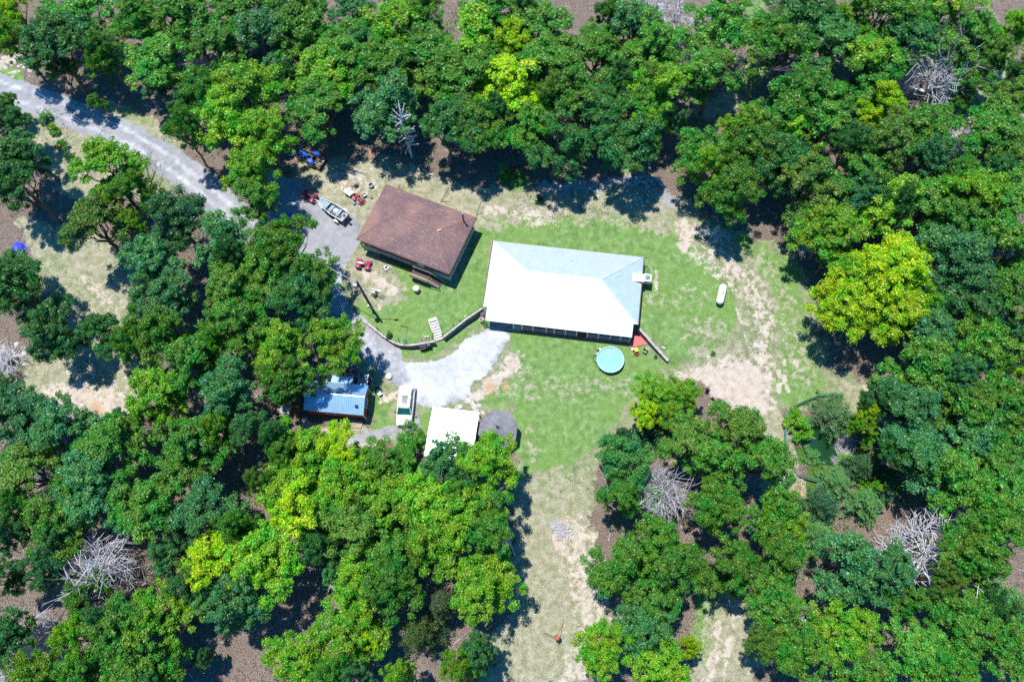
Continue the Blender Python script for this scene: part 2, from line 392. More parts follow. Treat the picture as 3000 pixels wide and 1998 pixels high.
# bare soil
for k, s_ in ((0, .58), (22, .62), (48, .5)):
    line(DIRT, [(1995+k, 690-k*.5), (2110+k, 760-k*.3), (2190+k, 850), (2228+k*.8, 950), (2232+k*.5, 1040), (2200+k, 1110)], .35, .5, s_, .25)
line(DIRT, [(1995, 660), (2005, 720)], 1.0, 1.5, .62)
line(DIRT, [(2020, 745), (2140, 810), (2220, 920), (2240, 1060)], 1.6, 2.6, .46)
for a, b in (((2075, 792), (2135, 835)), ((2090, 810), (2110, 830)), ((2205, 980), (2215, 1040)), ((2155, 900), (2190, 1000))):
    line(DIRT, [a, b], .16, .4, .7, .15)
poly(DIRT, [(1965, 1090), (2060, 1065), (2180, 1030), (2250, 1050), (2275, 1110), (2262, 1180), (2240, 1240), (2170, 1250), (2110, 1200), (2060, 1130)], 3.5, .8)
for p in ((2300, 1100), (2310, 1128), (2285, 1128), (2285, 1085), (2257, 1090), (2300, 1050), (2333, 1053)):
    line(DIRT, [p, (p[0]+3, p[1]+14)], .28, .4, .95, .12)
line(DIRT, [(2215, 1250), (2230, 1280)], 1.5, 2, .6)
line(DIRT, [(1690, 1560), (1715, 1700), (1740, 1830), (1690, 2000)], 2.3, 4, .56)
line(DIRT, [(1648, 1540), (1642, 1590)], .8, .8, 1)
line(DIRT, [(2160, 1760), (2150, 1850), (2120, 2000)], .5, 1.0, .62)
line(DIRT, [(2110, 1830), (2080, 1998)], .5, 1.0, .62)
poly(DIRT, [(70, 1130), (250, 1100), (390, 1150), (380, 1230), (290, 1250), (120, 1210)], 2.5, .72)
poly(DIRT, [(230, 800), (330, 820), (370, 900), (330, 920), (250, 860)], 3, .5)
line(DIRT, [(0, 200), (40, 190), (60, 170)], 1.0, 2, .8)
line(DIRT, [(1420, 620), (1560, 635), (1640, 620)], .9, 2.2, .6)
line(DIRT, [(1560, 660), (1600, 650)], .8, 1, .62)
line(DIRT, [(1500, 1040), (1510, 1060), (1460, 1100), (1400, 1150)], .9, 1.2, .7)
line(DIRT, [(1540, 1040), (1460, 1090)], .6, 1, .5)
line(DIRT, [(1110, 830), (1140, 840), (1150, 855)], .7, .8, .8)
line(DIRT, [(1148, 835), (1143, 850)], .2, .3, 1, .05)
line(DIRT, [(1110, 895), (1112, 905)], .18, .3, 1, .05)
line(DIRT, [(1920, 795), (1922, 850)], .3, .5, .7, .2)
poly(DIRT, [(950, 500), (1060, 500), (1120, 560), (1060, 590), (960, 560)], 2, .5)
poly(DIRT, [(880, 1220), (990, 1260), (1090, 1290), (1110, 1260), (1140, 1250), (1110, 1310), (960, 1320), (880, 1280)], 1.5, .75)
line(DIRT, [(1120, 1160), (1180, 1150)], .7, .8, .6)
line(DIRT, [(1990, 660), (2130, 700)], .8, 1.5, .6)
line(DIRT, [(2370, 740), (2330, 730)], .6, 1.2, .6)
line(DIRT, [(2540, 1130), (2570, 1170)], .8, 1.2, .6)
line(DIRT, [(2880, 200), (2960, 240)], 1.0, 2, .5)
line(DIRT, [(560, 1260), (620, 1290)], .8, 1, .8)
line(DIRT, [(1080, 805), (1130, 835)], .9, 1.4, .55)
# clay showing through
for p, r in (((150, 460), .5), ((1090, 460), .9), ((900, 500), .8), ((1240, 575), .7), ((1650, 1515), .6), ((30, 195), .7), ((2330, 735), .5), ((2330, 1360), .7), ((2340, 1430), .8), ((1430, 1130), 1.0), ((270, 1190), 1.2), ((1480, 1120), .8), ((1560, 560), .7), ((560, 1290), .6), ((2090, 1250), .6), ((1750, 1880), .8)):
    line(CLAY, [p], r, 1.6, .55)
# green weeds
for p, r in (((130, 340), 1.3), ((160, 370), 1.0), ((180, 420), 1.2), ((2380, 1280), 1.6), ((2350, 1330), 1.4), ((2420, 1390), 2.2), ((2490, 1350), 2.0), ((2380, 1560), 3), ((2330, 1480), 1.6), ((900, 250), 1.0), ((1640, 620), 1), ((280, 620), 1.2), ((2520, 1240), 1.5), ((2860, 330), 3), ((2400, 1470), 2.5)):
    line(WEED, [p], r, 2, .8)
# gravel
line(GRAVEL, [(-120, 215), (0, 268), (150, 316), (293, 368), (400, 420), (510, 490), (637, 590), (765, 700), (850, 745), (950, 800)], 2.15, .7, 1, .25)
line(GRAVEL, [(900, 700), (950, 800), (962, 880), (1000, 940), (1070, 990), (1130, 1045)], 1.9, .7, 1, .25)
poly(GRAVEL, [(780, 500), (870, 530), (950, 590), (1040, 645), (1072, 690), (1042, 745), (1008, 790), (992, 850), (1010, 915), (1060, 975), (1110, 1020), (1170, 1055), (1240, 1058), (1320, 1030), (1400, 965), (1432, 955), (1498, 970), (1482, 1010), (1450, 1060), (1380, 1130), (1345, 1180), (1280, 1190), (1230, 1185), (1190, 1150), (1140, 1110), (1100, 1060), (1010, 1000), (950, 920), (925, 850), (930, 790), (860, 740), (790, 690), (740, 620), (740, 540)], .9, 1, .45)
line(GRAVEL, [(1200, 1120), (1195, 1250)], 1.2, 1, .8)
line(GRAVEL, [(1000, 1290), (1100, 1270), (1180, 1260)], .9, 1.5, .62)
line(GRAVEL, [(1600, 560), (1900, 530), (1960, 600)], 1.6, 2.5, .55)
for dd_ in (-20, 20):
    line(PALE, [(-120, 215+dd_), (0, 268+dd_), (150, 316+dd_), (293, 368+dd_), (400, 420+dd_), (510, 490+dd_), (637, 590+dd_), (765, 700+dd_), (850, 745+dd_)], .45, 1.2, .55, .15)
poly(PALE, [(1180, 1040), (1400, 960), (1500, 960), (1400, 1130), (1290, 1190), (1180, 1160)], 4, .9)
line(PALE, [(1440, 970), (1330, 1060), (1240, 1130)], .35, .8, 1, .15)
line(PALE, [(1010, 790), (980, 860), (1010, 930), (1100, 1020), (1180, 1080)], 1.2, 2.5, .45)
# keep the strip of turf against the wall clear of gravel
H_ALL = hz(PX, PY)
verts = np.stack([PX, PY, H_ALL], 1)
ii = np.arange(NX*NY).reshape(NY, NX)
quads = np.stack([ii[:-1, :-1], ii[:-1, 1:], ii[1:, 1:], ii[1:, :-1]], -1).reshape(-1, 4)
full = np.zeros((8, NX*NY)); full[:, near] = masks
def add_masks(me, idx):
    a = me.color_attributes.new('cover_a', 'FLOAT_COLOR', 'POINT')
    a.data.foreach_set('color', np.stack([full[0][idx], full[1][idx], full[2][idx], full[6][idx]], 1).astype(np.float32).ravel())
    a = me.color_attributes.new('cover_b', 'FLOAT_COLOR', 'POINT')
    a.data.foreach_set('color', np.stack([full[3][idx], full[4][idx], full[5][idx], full[7][idx]], 1).astype(np.float32).ravel())

def ground_material():
    m, nt, b = new_mat('ground_cover'); N, L = nt.nodes, nt.links
    tc = N.new('ShaderNodeTexCoord')
    def noise(sc, det=5, rough=.6, w=0.0):
        n = N.new('ShaderNodeTexNoise'); n.inputs['Scale'].default_value = sc; n.inputs['Detail'].default_value = det
        n.inputs['Roughness'].default_value = rough
        if w:
            mp = N.new('ShaderNodeMapping'); mp.inputs['Location'].default_value = (w*17.3, w*-9.1, w*3)
            L.new(tc.outputs['Object'], mp.inputs[0]); L.new(mp.outputs[0], n.inputs[0])
        else: L.new(tc.outputs['Object'], n.inputs[0])
        return n.outputs['Fac']
    def math_(op, a, b_=None, c=None):
        n = N.new('ShaderNodeMath'); n.operation = op
        for i, v in enumerate((a, b_, c)):
            if v is None: continue
            if isinstance(v, (int, float)): n.inputs[i].default_value = v
            else: L.new(v, n.inputs[i])
        return n.outputs[0]
    def ramp(f, stops):
        r = N.new('ShaderNodeValToRGB'); L.new(f, r.inputs[0]); e = r.color_ramp.elements
        while len(e) < len(stops): e.new(.5)
        for k, (p, c) in enumerate(stops): e[k].position = p; e[k].color = (*c, 1)
        return r.outputs[0]
    def mix(f, a, c, mode='MIX'):
        n = N.new('ShaderNodeMix'); n.data_type = 'RGBA'; n.blend_type = mode
        if isinstance(f, (int, float)): n.inputs[0].default_value = f
        else: L.new(f, n.inputs[0])
        for i, v in ((6, a), (7, c)):
            if isinstance(v, tuple): n.inputs[i].default_value = (*v, 1)
            else: L.new(v, n.inputs[i])
        return n.outputs[2]
    A = N.new('ShaderNodeVertexColor'); A.layer_name = 'cover_a'
    B = N.new('ShaderNodeVertexColor'); B.layer_name = 'cover_b'
    sa = N.new('ShaderNodeSeparateColor'); sb = N.new('ShaderNodeSeparateColor')
    L.new(A.outputs[0], sa.inputs[0]); L.new(B.outputs[0], sb.inputs[0])
    fine = noise(9, 4, .7); vfine = noise(22, 2, .6, 3); mid = noise(1.3, 6, .65, 1); broad = noise(.22, 4, .6, 2)
    spk = noise(5.0, 3, .5, 5)
    litter = ramp(fine, [(.38, (.04, .03, .024)), (.48, (.16, .115, .09)), (.58, (.31, .245, .205)), (.70, (.47, .41, .36))])
    litter = mix(math_('MULTIPLY', smooth_node(N, L, mid, .45, .65), .6), litter, ramp(vfine, [(.35, (.10, .085, .06)), (.65, (.36, .31, .25))]))
    grass = ramp(math_('ADD', math_('MULTIPLY', fine, .45), math_('MULTIPLY', mid, .55)), [(.36, (.075, .16, .04)), (.48, (.155, .275, .075)), (.58, (.25, .37, .14)), (.68, (.42, .47, .29))])
    grass = mix(math_('MULTIPLY', smooth_node(N, L, broad, .42, .62), .55), grass, ramp(fine, [(.35, (.10, .22, .04)), (.65, (.25, .38, .10))]))
    weed = ramp(fine, [(.35, (.03, .08, .015)), (.55, (.09, .19, .03)), (.7, (.2, .32, .07))])
    dry = ramp(math_('ADD', math_('MULTIPLY', fine, .6), math_('MULTIPLY', mid, .4)), [(.34, (.12, .15, .06)), (.46, (.26, .27, .15)), (.56, (.45, .41, .31)), (.70, (.62, .57, .48))])
    dirt = ramp(math_('ADD', math_('MULTIPLY', fine, .5), math_('MULTIPLY', mid, .5)), [(.32, (.34, .27, .21)), (.48, (.52, .44, .36)), (.64, (.68, .61, .53))])
    clay = ramp(mid, [(.35, (.40, .20, .10)), (.65, (.60, .36, .22))])
    gf = math_('ADD', math_('MULTIPLY', vfine, .45), math_('ADD', math_('MULTIPLY', mid, .3), math_('MULTIPLY', broad, .25)))
    grav = ramp(gf, [(.34, (.15, .15, .155)), (.47, (.31, .315, .335)), (.62, (.45, .455, .48))])
    grav2 = ramp(gf, [(.34, (.34, .345, .35)), (.47, (.53, .54, .57)), (.62, (.72, .73, .76))])
    grav = mix(smooth_node(N, L, math_('ADD', B.outputs['Alpha'], math_('MULTIPLY', math_('SUBTRACT', mid, .5), .6)), .2, .75), grav, grav2)
    def cover(base, top, mask, k=.75, soft=.09, scale_f=None):
        nn = math_('ADD', math_('MULTIPLY', math_('SUBTRACT', scale_f or mid, .5), k*1.6), math_('MULTIPLY', math_('SUBTRACT', spk, .5), k*1.1))
        f = math_('ADD', mask, nn)
        # where the mask is nil the cover never shows
        f = math_('MULTIPLY', f, smooth_node(N, L, mask, .02, .22))
        return mix(smooth_node(N, L, f, .5-soft, .5+soft), base, top)
    yard = ramp(math_('ADD', math_('MULTIPLY', fine, .55), math_('MULTIPLY', mid, .45)), [(.34, (.10, .15, .055)), (.45, (.19, .24, .10)), (.55, (.34, .34, .22)), (.68, (.52, .47, .37))])
    c = cover(litter, yard, A.outputs['Alpha'])
    c = cover(c, weed, sb.outputs[2])
    c = cover(c, dry, sb.outputs[0])
    c = cover(c, grass, sa.outputs[1])
    # dry patches come back through the turf
    c = cover(c, dry, math_('MULTIPLY', math_('MULTIPLY', sb.outputs[0], sa.outputs[1]), .95))
    c = cover(c, dirt, sa.outputs[2], soft=.12)
    c = cover(c, clay, sb.outputs[1], soft=.2)
    c = cover(c, grav, sa.outputs[0], k=.5, soft=.10)
    L.new(c, b.inputs['Base Color']); b.inputs['Roughness'].default_value = .95
    b.inputs['Specular IOR Level'].default_value = .15
    bp = N.new('ShaderNodeBump'); bp.inputs['Strength'].default_value = .8; bp.inputs['Distance'].default_value = .12
    L.new(math_('ADD', fine, vfine), bp.inputs['Height']); L.new(bp.outputs[0], b.inputs['Normal'])
    return m
def smooth_node(N, L, v, lo, hi):
    n = N.new('ShaderNodeMapRange'); n.interpolation_type = 'SMOOTHSTEP'
    n.inputs['From Min'].default_value = lo; n.inputs['From Max'].default_value = hi
    L.new(v, n.inputs['Value']); return n.outputs[0]
M['ground'] = ground_material()
gme = fast_mesh('ground', verts, quads); add_masks(gme, np.arange(NX*NY)); gme.materials.append(M['ground'])
gme.polygons.foreach_set('use_smooth', [True]*len(gme.polygons))
ground = bpy.data.objects.new('ground', gme); col.objects.link(ground); tag(ground, kind='structure')
gq = full[0][quads].mean(1) > .62
sel = quads[gq]; uniq, inv = np.unique(sel, return_inverse=True)
rv = verts[uniq].copy(); rv[:, 2] += .006
rme = fast_mesh('gravel_road', rv, inv.reshape(-1, 4)); add_masks(rme, uniq); rme.materials.append(M['ground'])
rme.polygons.foreach_set('use_smooth', [True]*len(rme.polygons))
road = bpy.data.objects.new('gravel_road', rme); col.objects.link(road); tag(road, kind='structure')

# pond
wm, nt, b = new_mat('pond_water'); b.inputs['Base Color'].default_value = (.010, .045, .018, 1); b.inputs['Roughness'].default_value = .12
wn_ = nt.nodes.new('ShaderNodeTexNoise'); wn_.inputs['Scale'].default_value = 3; bp_ = nt.nodes.new('ShaderNodeBump'); bp_.inputs['Strength'].default_value = .15
nt.links.new(wn_.outputs['Fac'], bp_.inputs['Height']); nt.links.new(bp_.outputs[0], b.inputs['Normal'])
pz = float(hz(POND[0], POND[1]))
mb = MB(); n = 40
mb.add([(POND[0]+4.6*cos(2*pi*k/n), POND[1]+3.8*sin(2*pi*k/n), pz+.22) for k in range(n)], [tuple(range(n))])
tag(mb.build('pond_water', wm), kind='structure')

# ------------------------------------------------------------------ buildings
def hip(mb, W, D, z, zr, r0, r1, mid=None, t=.14, ov=0.0):
    """solid hip roof in local frame: x 0..W, y 0..-D"""
    c = mid if mid is not None else D/2
    e = [(0, 0), (W, 0), (W, -D), (0, -D)]
    vs = [(x, y, z) for x, y in e]+[(x, y, z-t) for x, y in e]+[(r0, -c, zr), (r1, -c, zr)]
    mb.add(vs, [(0, 8, 9, 1), (1, 9, 2), (2, 9, 8, 3), (3, 8, 0), (0, 1, 5, 4), (1, 2, 6, 5), (2, 3, 7, 6), (3, 0, 4, 7), (4, 5, 6, 7)])
    return vs
def ribs(mb, E0, E1, R0, R1, sp=.3, r=.018, lift=.012):
    E0, E1, R0, R1 = map(Vector, (E0, E1, R0, R1)); e = (E1-E0); W = e.length; e.normalize()
    n = e.cross(R0-E0).normalized();
    if n.z < 0: n = -n
    u = n.cross(e).normalized()
    if u.dot(R0-E0) < 0: u = -u
    t0, u0, t1, u1 = (R0-E0).dot(e), (R0-E0).dot(u), (R1-E0).dot(e), (R1-E0).dot(u)
    k = int(W/sp)
    for i in range(1, k):
        t = W*i/k
        lim = u0*t/t0 if (t < t0 and t0 > .01) else (u1*(W-t)/(W-t1) if (t > t1 and W-t1 > .01) else u0)
        if lim < .15: continue
        p = E0+e*t+n*lift
        mb.tube([p, p+u*lim], r, 4)
def frame(pA, pB, pD, ez):
    A, B, D = G(*pA, ez), G(*pB, ez), G(*pD, ez)
    W = np.linalg.norm(B-A); ux = (B-A)/W; uy = np.array([ux[1], -ux[0], 0]); return A, ux, uy, W, float((D-A)@uy), atan2(ux[1], ux[0])
def local(fr, px, py, z):
    q = G(px, py, z)-fr[0]; return float(q@fr[1]), -float(q@fr[2])

# --- white metal-roofed house
fr = frame((1445.7, 705.5), (1885.7, 753.8), (1413.2, 898), 2.7); A, ux, uy, W, D, ang = fr
house = thing('white_roofed_house', 'long low house under a white hipped metal roof with open front porch', 'house', (A[0], A[1], 0), ang)
ZR = 4.45
r0, _ = local(fr, 1549.4, 786, ZR); r1, _ = local(fr, 1764, 811, ZR)
mb = MB(); vs = hip(mb, W, D, 2.7, ZR, r0, r1)
px0, py0 = local(fr, 1422.7, 938, 2.15); px1, py1 = local(fr, 1851, 989.4, 2.15)
pd = -(py0+py1)/2
# porch roof continues the front slope a little flatter, inset at both ends
mb.add([(px0, -D+.02, 2.705), (px1, -D+.02, 2.705), (px1, -pd, 2.15), (px0, -pd, 2.15), (px0, -D+.02, 2.6), (px1, -D+.02, 2.6), (px1, -pd, 2.05), (px0, -pd, 2.05)],
       [(0, 1, 2, 3), (7, 6, 5, 4), (3, 2, 6, 7), (0, 3, 7, 4), (1, 5, 6, 2)])
V = vs
ribs(mb, V[0], V[1], V[8], V[9]); ribs(mb, V[2], V[1], V[9], V[9]); ribs(mb, V[3], V[2], V[8], V[9]); ribs(mb, V[0], V[3], V[8], V[8])
roof = mb.build('roof', 'white_metal_roof', house)
mb = MB()
for a, b_ in ((V[8], V[9]), (V[0], V[8]), (V[3], V[8]), (V[1], V[9]), (V[2], V[9])):
    mb.tube([Vector(a)+Vector((0, 0, .02)), Vector(b_)+Vector((0, 0, .02))], .06, 6)
mb.build('ridge_cap', 'white_metal_roof', roof)
for q in ((1674.5, 762), (1808, 811.3)):
    lx, ly = local(fr, *q, 3.6)
    d = min(-ly/(D/2), (W-lx)/(W-r1)); zz = 2.7+(ZR-2.7)*d
    MB().lathe([(.06, zz-.1), (.06, zz+.28), (.05, zz+.3)], 10, (lx, ly, 0)).build('vent_pipe', 'grey_metal', roof)
mb = MB(); mb.box((W/2, -D/2, 1.29), (W-.9, D-.9, 2.55)); wall = mb.build('wall', 'brick', house)
mb = MB()
for (a, b_) in (((0, 0), (0, -D)), ((W, 0), (W, -D)), ((0, 0), (W, 0))):
    mb.tube([(a[0]-.05*(a[0] == 0)+.05*(a[0] > 1), a[1], 2.62), (b_[0]-.05*(b_[0] == 0)+.05*(b_[0] > 1), b_[1], 2.62)], .065, 6)
mb.build('gutter', 'rust_brown', house)
# porch floor: grey slab at the left, red painted boards to the right
xs_ = 4.6
mb = MB(); mb.box(((px0+.3+xs_)/2, -(D+pd)/2+.2, .05), (xs_-px0-.3, pd-D+.6, .1)); mb.build('porch_slab', 'concrete', house)
wr = local(fr, 1908, 1006, .1)
pf = [(xs_+.002, -D+.5), (px1+.2, -D+.5), (px1+.9, -D-.1), (wr[0], wr[1]), (px1+.1, -pd-.5), (px1-.1, -pd-.1), (xs_+.002, -pd-.1)]
mb = MB(); mb.prism(pf, 0, .12); mb.build('porch_floor', 'red_floor', house)
for k, xx in enumerate((453, 528, 624, 740, 812, 908, 1008, 1100, 1198, 1300, 1393, 1472)):
    lx, _ = local(fr, 1350+xx/2.9585, 600+(1035+(xx-453)*.116)/2.9585, 2.1)
    MB().box((lx, -pd+.12, 1.1), (.11, .11, 2.0)).build('porch_post', 'white', house)
    if k == 0: fx = lx
    if k == 6: gx0 = lx
    if k == 7: gx1 = lx
    lastx = lx
for a, b_ in ((fx, gx0), (gx1, lastx)):
    for z in (.35, .95):
        MB().box(((a+b_)/2, -pd+.12, z), (b_-a, .05, .09)).build('porch_rail', 'white', house)
mb = MB(); mb.box((px0+.35, -pd+.6, 1.1), (.12, 1.2, 2.0)); mb.build('porch_end_panel', 'white', house)
for xx in (6.2, 9.0, 14.5):
    w_ = MB().box((xx, -D+.42, 1.35), (1.1, .08, 1.0)).build('window', 'dark_glass', house)
    MB().box((xx, -D+.405, 1.9), (1.26, .09, .1)).box((xx, -D+.405, .8), (1.26, .09, .1)).box((xx-.6, -D+.405, 1.35), (.08, .09, 1.0)).box((xx+.6, -D+.405, 1.35), (.08, .09, 1.0)).build('frame', 'white', w_)
d_ = MB().box((12, -D+.42, 1.12), (.95, .07, 2.0)).build('door', 'white', house)
MB().lathe([(.04, -.03), (.04, .03)], 8, (12.38, -D+.36, 1.1), 'y').build('handle', 'grey_metal', d_)
# white boxed duct running out over the right slope
a0 = local(fr, 1836, 803, 3.15); a1 = local(fr, 1886, 803, 3.15); a2 = local(fr, 1884, 825, 3.15)
mb = MB(); hw = abs(a1[1]-a2[1])
mb.prism([(a0[0]-.1, a1[1]-.05), (a1[0]+.12, a1[1]), (a1[0]+.12, a1[1]-hw), (a0[0]+.15, a1[1]-hw)], [3.05, 2.55, 2.55, 3.05], 3.12)
mb.build('roof_duct', 'white', house)
mb = MB(); mb.box(((a0[0]+a1[0])/2+.35, a1[1]-hw-.018, 2.88), (abs(a1[0]-a0[0])-.6, .03, .36)); mb.build('duct_trim', 'red_floor', house)
# --- cooler on its stand
p = G(1897.5, 813, 2.95); gz = float(hz(p[0], p[1]))
ac = thing('air_conditioner', 'white box air conditioner with round top fan on legs beside the house', 'air conditioner', (p[0], p[1], gz), ang)
h0 = 2.05-gz; bod = MB().box((0, 0, h0+.43), (.9, .95, .82)).build('cabinet', 'white', ac, .02)
MB().lathe([(.27, h0+.841), (.3, h0+.87), (.27, h0+.89), (.24, h0+.87), (.24, h0+.842)], 20).build('fan_ring', 'black', ac)
fan = MB()
for k in range(4):
    a = k*pi/2+.4; fan.slab([(0, 0, h0+.86), (.23*cos(a), .23*sin(a), h0+.87), (.23*cos(a+.7), .23*sin(a+.7), h0+.85)], .006)
fan.build('fan', 'light_blue', ac)
MB().box((0, -.48, h0+.43), (.8, .02, .66)).build('louvre', 'grey_metal', ac)
for sx in (-1, 1):
    for sy in (-1, 1):
        MB().box((sx*.4, sy*.42, h0/2), (.05, .05, h0)).build('leg', 'grey_metal', ac)
for k in (0, 1):
    q0 = G(1886, 755, 2.6); q1 = at(1911+k*5, 800+k*6); mdl = (q0+q1)/2+np.array([.15+.2*k, 0, -.4])
    tag(MB().tube([q0, mdl, q1+[0, 0, .02]], .02, 5).build('drain_hose', 'white'), ['pale hose from the roof corner down to the air conditioner, nearer the wall', 'pale hose from the roof corner to the ground, outer of the pair'][k], 'hose', 'hoses at the roof corner')

# --- brown house
EZ = 4.1
fr = frame((1130, 540), (1395.5, 636.8), (1043.9, 699), EZ); A, ux, uy, W, D, ang = fr
bh = thing('brown_roofed_house', 'square house under a brown shingled hipped roof, red brick walls', 'house', (A[0], A[1], 0), ang)
ZR = 5.7
r0, _ = local(fr, 1155.8, 631, ZR); r1, _ = local(fr, 1285, 675.5, ZR)
mb = MB(); V = hip(mb, W, D, EZ, ZR, r0, r1, t=.05); roof = mb.build('roof', 'brown_shingle', bh)
mb = MB()
for a, b_ in ((V[8], V[9]), (V[0], V[8]), (V[3], V[8]), (V[1], V[9]), (V[2], V[9])):
    mb.tube([Vector(a)-Vector((0, 0, .01)), Vector(b_)-Vector((0, 0, .01))], .05, 6)
mb.build('ridge_cap', mat('ridge_shingles', (.27, .125, .085), .85, 0, .3, 6), roof)
mb = MB()
for c_, d_ in (((W/2, -.06), (W, .1)), ((W/2, -D+.06), (W, .1)), ((.06, -D/2), (.1, D-.24)), ((W-.06, -D/2), (.1, D-.24))):
    mb.box((c_[0], c_[1], EZ-.155), (d_[0], d_[1], .2))
mb.build('fascia', 'rust_brown', bh)
gx_ = W+.06
mb = MB(); mb.tube([(gx_, 0, EZ-.08), (gx_, -D, EZ-.08)], .06, 6); mb.tube([(0, -D-.06, EZ-.08), (W, -D-.06, EZ-.08)], .06, 6); mb.build('gutter', 'rust_brown', bh)
MB().box((W/2, -D/2, 2.95), (W-.7, D-.8, 2.2)).build('wall', 'brick', bh)
MB().box((W/2, -D/2, 1.35), (W-.55, D-.65, 1.3)).build('foundation', 'pale_concrete', bh)
lx, ly = local(fr, 1358, 646, 4.9); zb = EZ+(ZR-EZ)*(-ly/(D/2))
pipe = MB().lathe([(.1, zb-.1), (.1, zb+1.9)], 12, (lx, ly, 0)).build('stove_pipe', 'rust_brown', bh)
MB().lathe([(.10, zb+1.905), (.15, zb+1.93), (.15, zb+2.02), (.04, zb+2.1)], 12, (lx, ly, 0)).build('cap', 'grey_metal', pipe)
MB().lathe([(.2, zb-.12), (.12, zb+.12)], 12, (lx, ly, 0)).build('flashing', 'rust', pipe)
lx, ly = local(fr, 1285, 675, ZR)
MB().box((lx+.1, ly+.05, ZR+.04), (.35, .12, .06), .5).box((lx-.05, ly-.1, ZR+.05), (.08, .3, .06), .3).build('ridge_debris', 'pale_wood', roof)
# front landing, steps, rails and the slatted walk
zg = 1.1
dk = MB().box((8.6, -D-.55, zg+.75), (2.4, 1.5, .1)).build('landing', 'dark_or_shaded_wood', bh)
st = MB()
for k in range(5): st.box((9.95+k*.28, -D-.75, zg+.62-k*.15), (.28, 1.0, .05))
st.build('steps', 'dark_or_shaded_wood', bh)
for yy in (-D-1.28, -D-.28):
    mb = MB(); mb.tube([(7.5, yy, zg+1.75), (9.8, yy, zg+1.75), (11.3, yy, zg+.95)], .045, 6)
    for x_, z_ in ((7.5, .8), (9.8, .8), (11.3, 0)): mb.tube([(x_, yy, zg+z_), (x_, yy, zg+z_+.95)], .04, 6)
    mb.tube([(7.5, yy, zg+1.3), (9.8, yy, zg+1.3)], .03, 6)
    mb.build('hand_rail', 'pale_wood' if yy < -D-1 else 'wood', bh)
mb = MB()
for k in range(16): mb.box((2.6+k*.3, -D-.1, zg+.32), (.07, .6, .05))
mb.box((4.85, -D+.2, zg+.27), (4.8, .08, .08)); mb.box((4.85, -D-.4, zg+.27), (4.8, .08, .08)); mb.build('slatted_ramp', 'dark_or_shaded_wood', bh)  # shade over the ramp is put into its dark colour
for xx in (1.6, 4.2, 10.6):
    w_ = MB().box((xx, -D+.38, 2.9), (1.0, .08, 1.1)).build('window', 'dark_glass', bh)
    MB().box((xx, -D+.365, 3.48), (1.14, .09, .08)).box((xx, -D+.365, 2.32), (1.14, .09, .08)).build('frame', 'white', w_)
MB().box((8.2, -D+.36, 2.9), (.92, .07, 2.0)).build('door', 'white', bh)
mb = MB(); mb.box((-.55, -.8, 1.2+.35), (1.0, .9, .5), .1)
tag(mb.build('wood_stack', 'pale_wood'), 'pale stack of boards at the brown roof top left corner', 'boards').matrix_world = Matrix.Translation((A[0], A[1], 0)) @ Matrix.Rotation(ang, 4, 'Z')

# leaning poles behind the brown house
for k, (a, b_) in enumerate((((1292, 592), (1309, 561)), ((1396, 633), (1409, 590)), ((1167, 551), (1173, 540)), ((1129, 540), (1128, 528)))):
    g0 = at(*a); t0 = G(*b_, g0[2]+(1.9 if k < 2 else 1.2))
    tag(MB().tube([g0, t0], [.045, .03], 6).build('leaning_pole', 'dark_or_shaded_wood'),
        ['thin dark pole leaning by the middle of the brown roof rear edge', 'longest thin dark pole leaning at the brown roof right corner', 'short dark pole near the brown roof top corner', 'small dark post at the brown roof top left corner'][k], 'pole', 'thin poles behind the brown house')

# --- red shed
EZ = 2.4
fr = frame((905.7, 1114.7), (1079, 1130), (887, 1201), EZ); A, ux, uy, W, D, ang = fr
zg = float(hz(A[0]+3, A[1]-2))
sh = thing('red_shed', 'red shed with a ribbed metal roof under tree shade', 'shed', (A[0], A[1], 0), ang)
mb = MB(); yr = -D*.45; zr = EZ+.75
for pts in ([(0, 0, EZ), (0, yr, zr), (W, yr, zr), (W, 0, EZ)], [(0, yr, zr), (0, -D, EZ), (W, -D, EZ), (W, yr, zr)]):
    mb.slab(pts, .05)
ribs(mb, (0, 0, EZ+.05), (W, 0, EZ+.05), (0, yr, zr+.05), (W, yr, zr+.05), .25, .02); ribs(mb, (0, -D, EZ+.05), (W, -D, EZ+.05), (0, yr, zr+.05), (W, yr, zr+.05), .25, .02)
mb.tube([(0, yr, zr+.06), (W, yr, zr+.06)], .07, 6)
e0, _ = local(fr, 973.6, 1096, EZ); e1, ey = local(fr, 1034.8, 1104.5, EZ-.15)
ey = max(.9, ey)
mb.slab([(e0, ey, EZ-.2), (e0, 0.0, EZ-.005), (e1, 0.0, EZ-.005), (e1, ey, EZ-.2)], .05)
ribs(mb, (e0, ey, EZ-.15), (e1, ey, EZ-.15), (e0, 0, EZ+.045), (e1, 0, EZ+.045), .25, .02)
roof = mb.build('roof', 'shade_tinted_roof', sh)
lx, ly = local(fr, 1044.5, 1191, EZ+.4)
zz = EZ+.75*(ly+D)/(D+yr)*1.0
MB().lathe([(.1, zz), (.1, zz+.15), (.17, zz+.2), (.19, zz+.3), (.13, zz+.4), (.03, zz+.43)], 16, (lx, ly, 0)).build('turbine_vent', 'black', roof)
mb = MB(); i_ = .18
mb.box((W/2, -D/2, (zg+EZ)/2-.02), (W-2*i_, D-2*i_, EZ-zg-.04))
for x_ in (i_, W-i_-.04):
    mb.add([(x_, -i_, EZ-.05), (x_, yr, zr-.06), (x_, -D+i_, EZ-.05), (x_+.04, -i_, EZ-.05), (x_+.04, yr, zr-.06), (x_+.04, -D+i_, EZ-.05)], [(0, 1, 2), (5, 4, 3), (0, 3, 4, 1), (1, 4, 5, 2), (2, 5, 3, 0)])
mb.build('wall', 'red_wood', sh)
mb = MB()
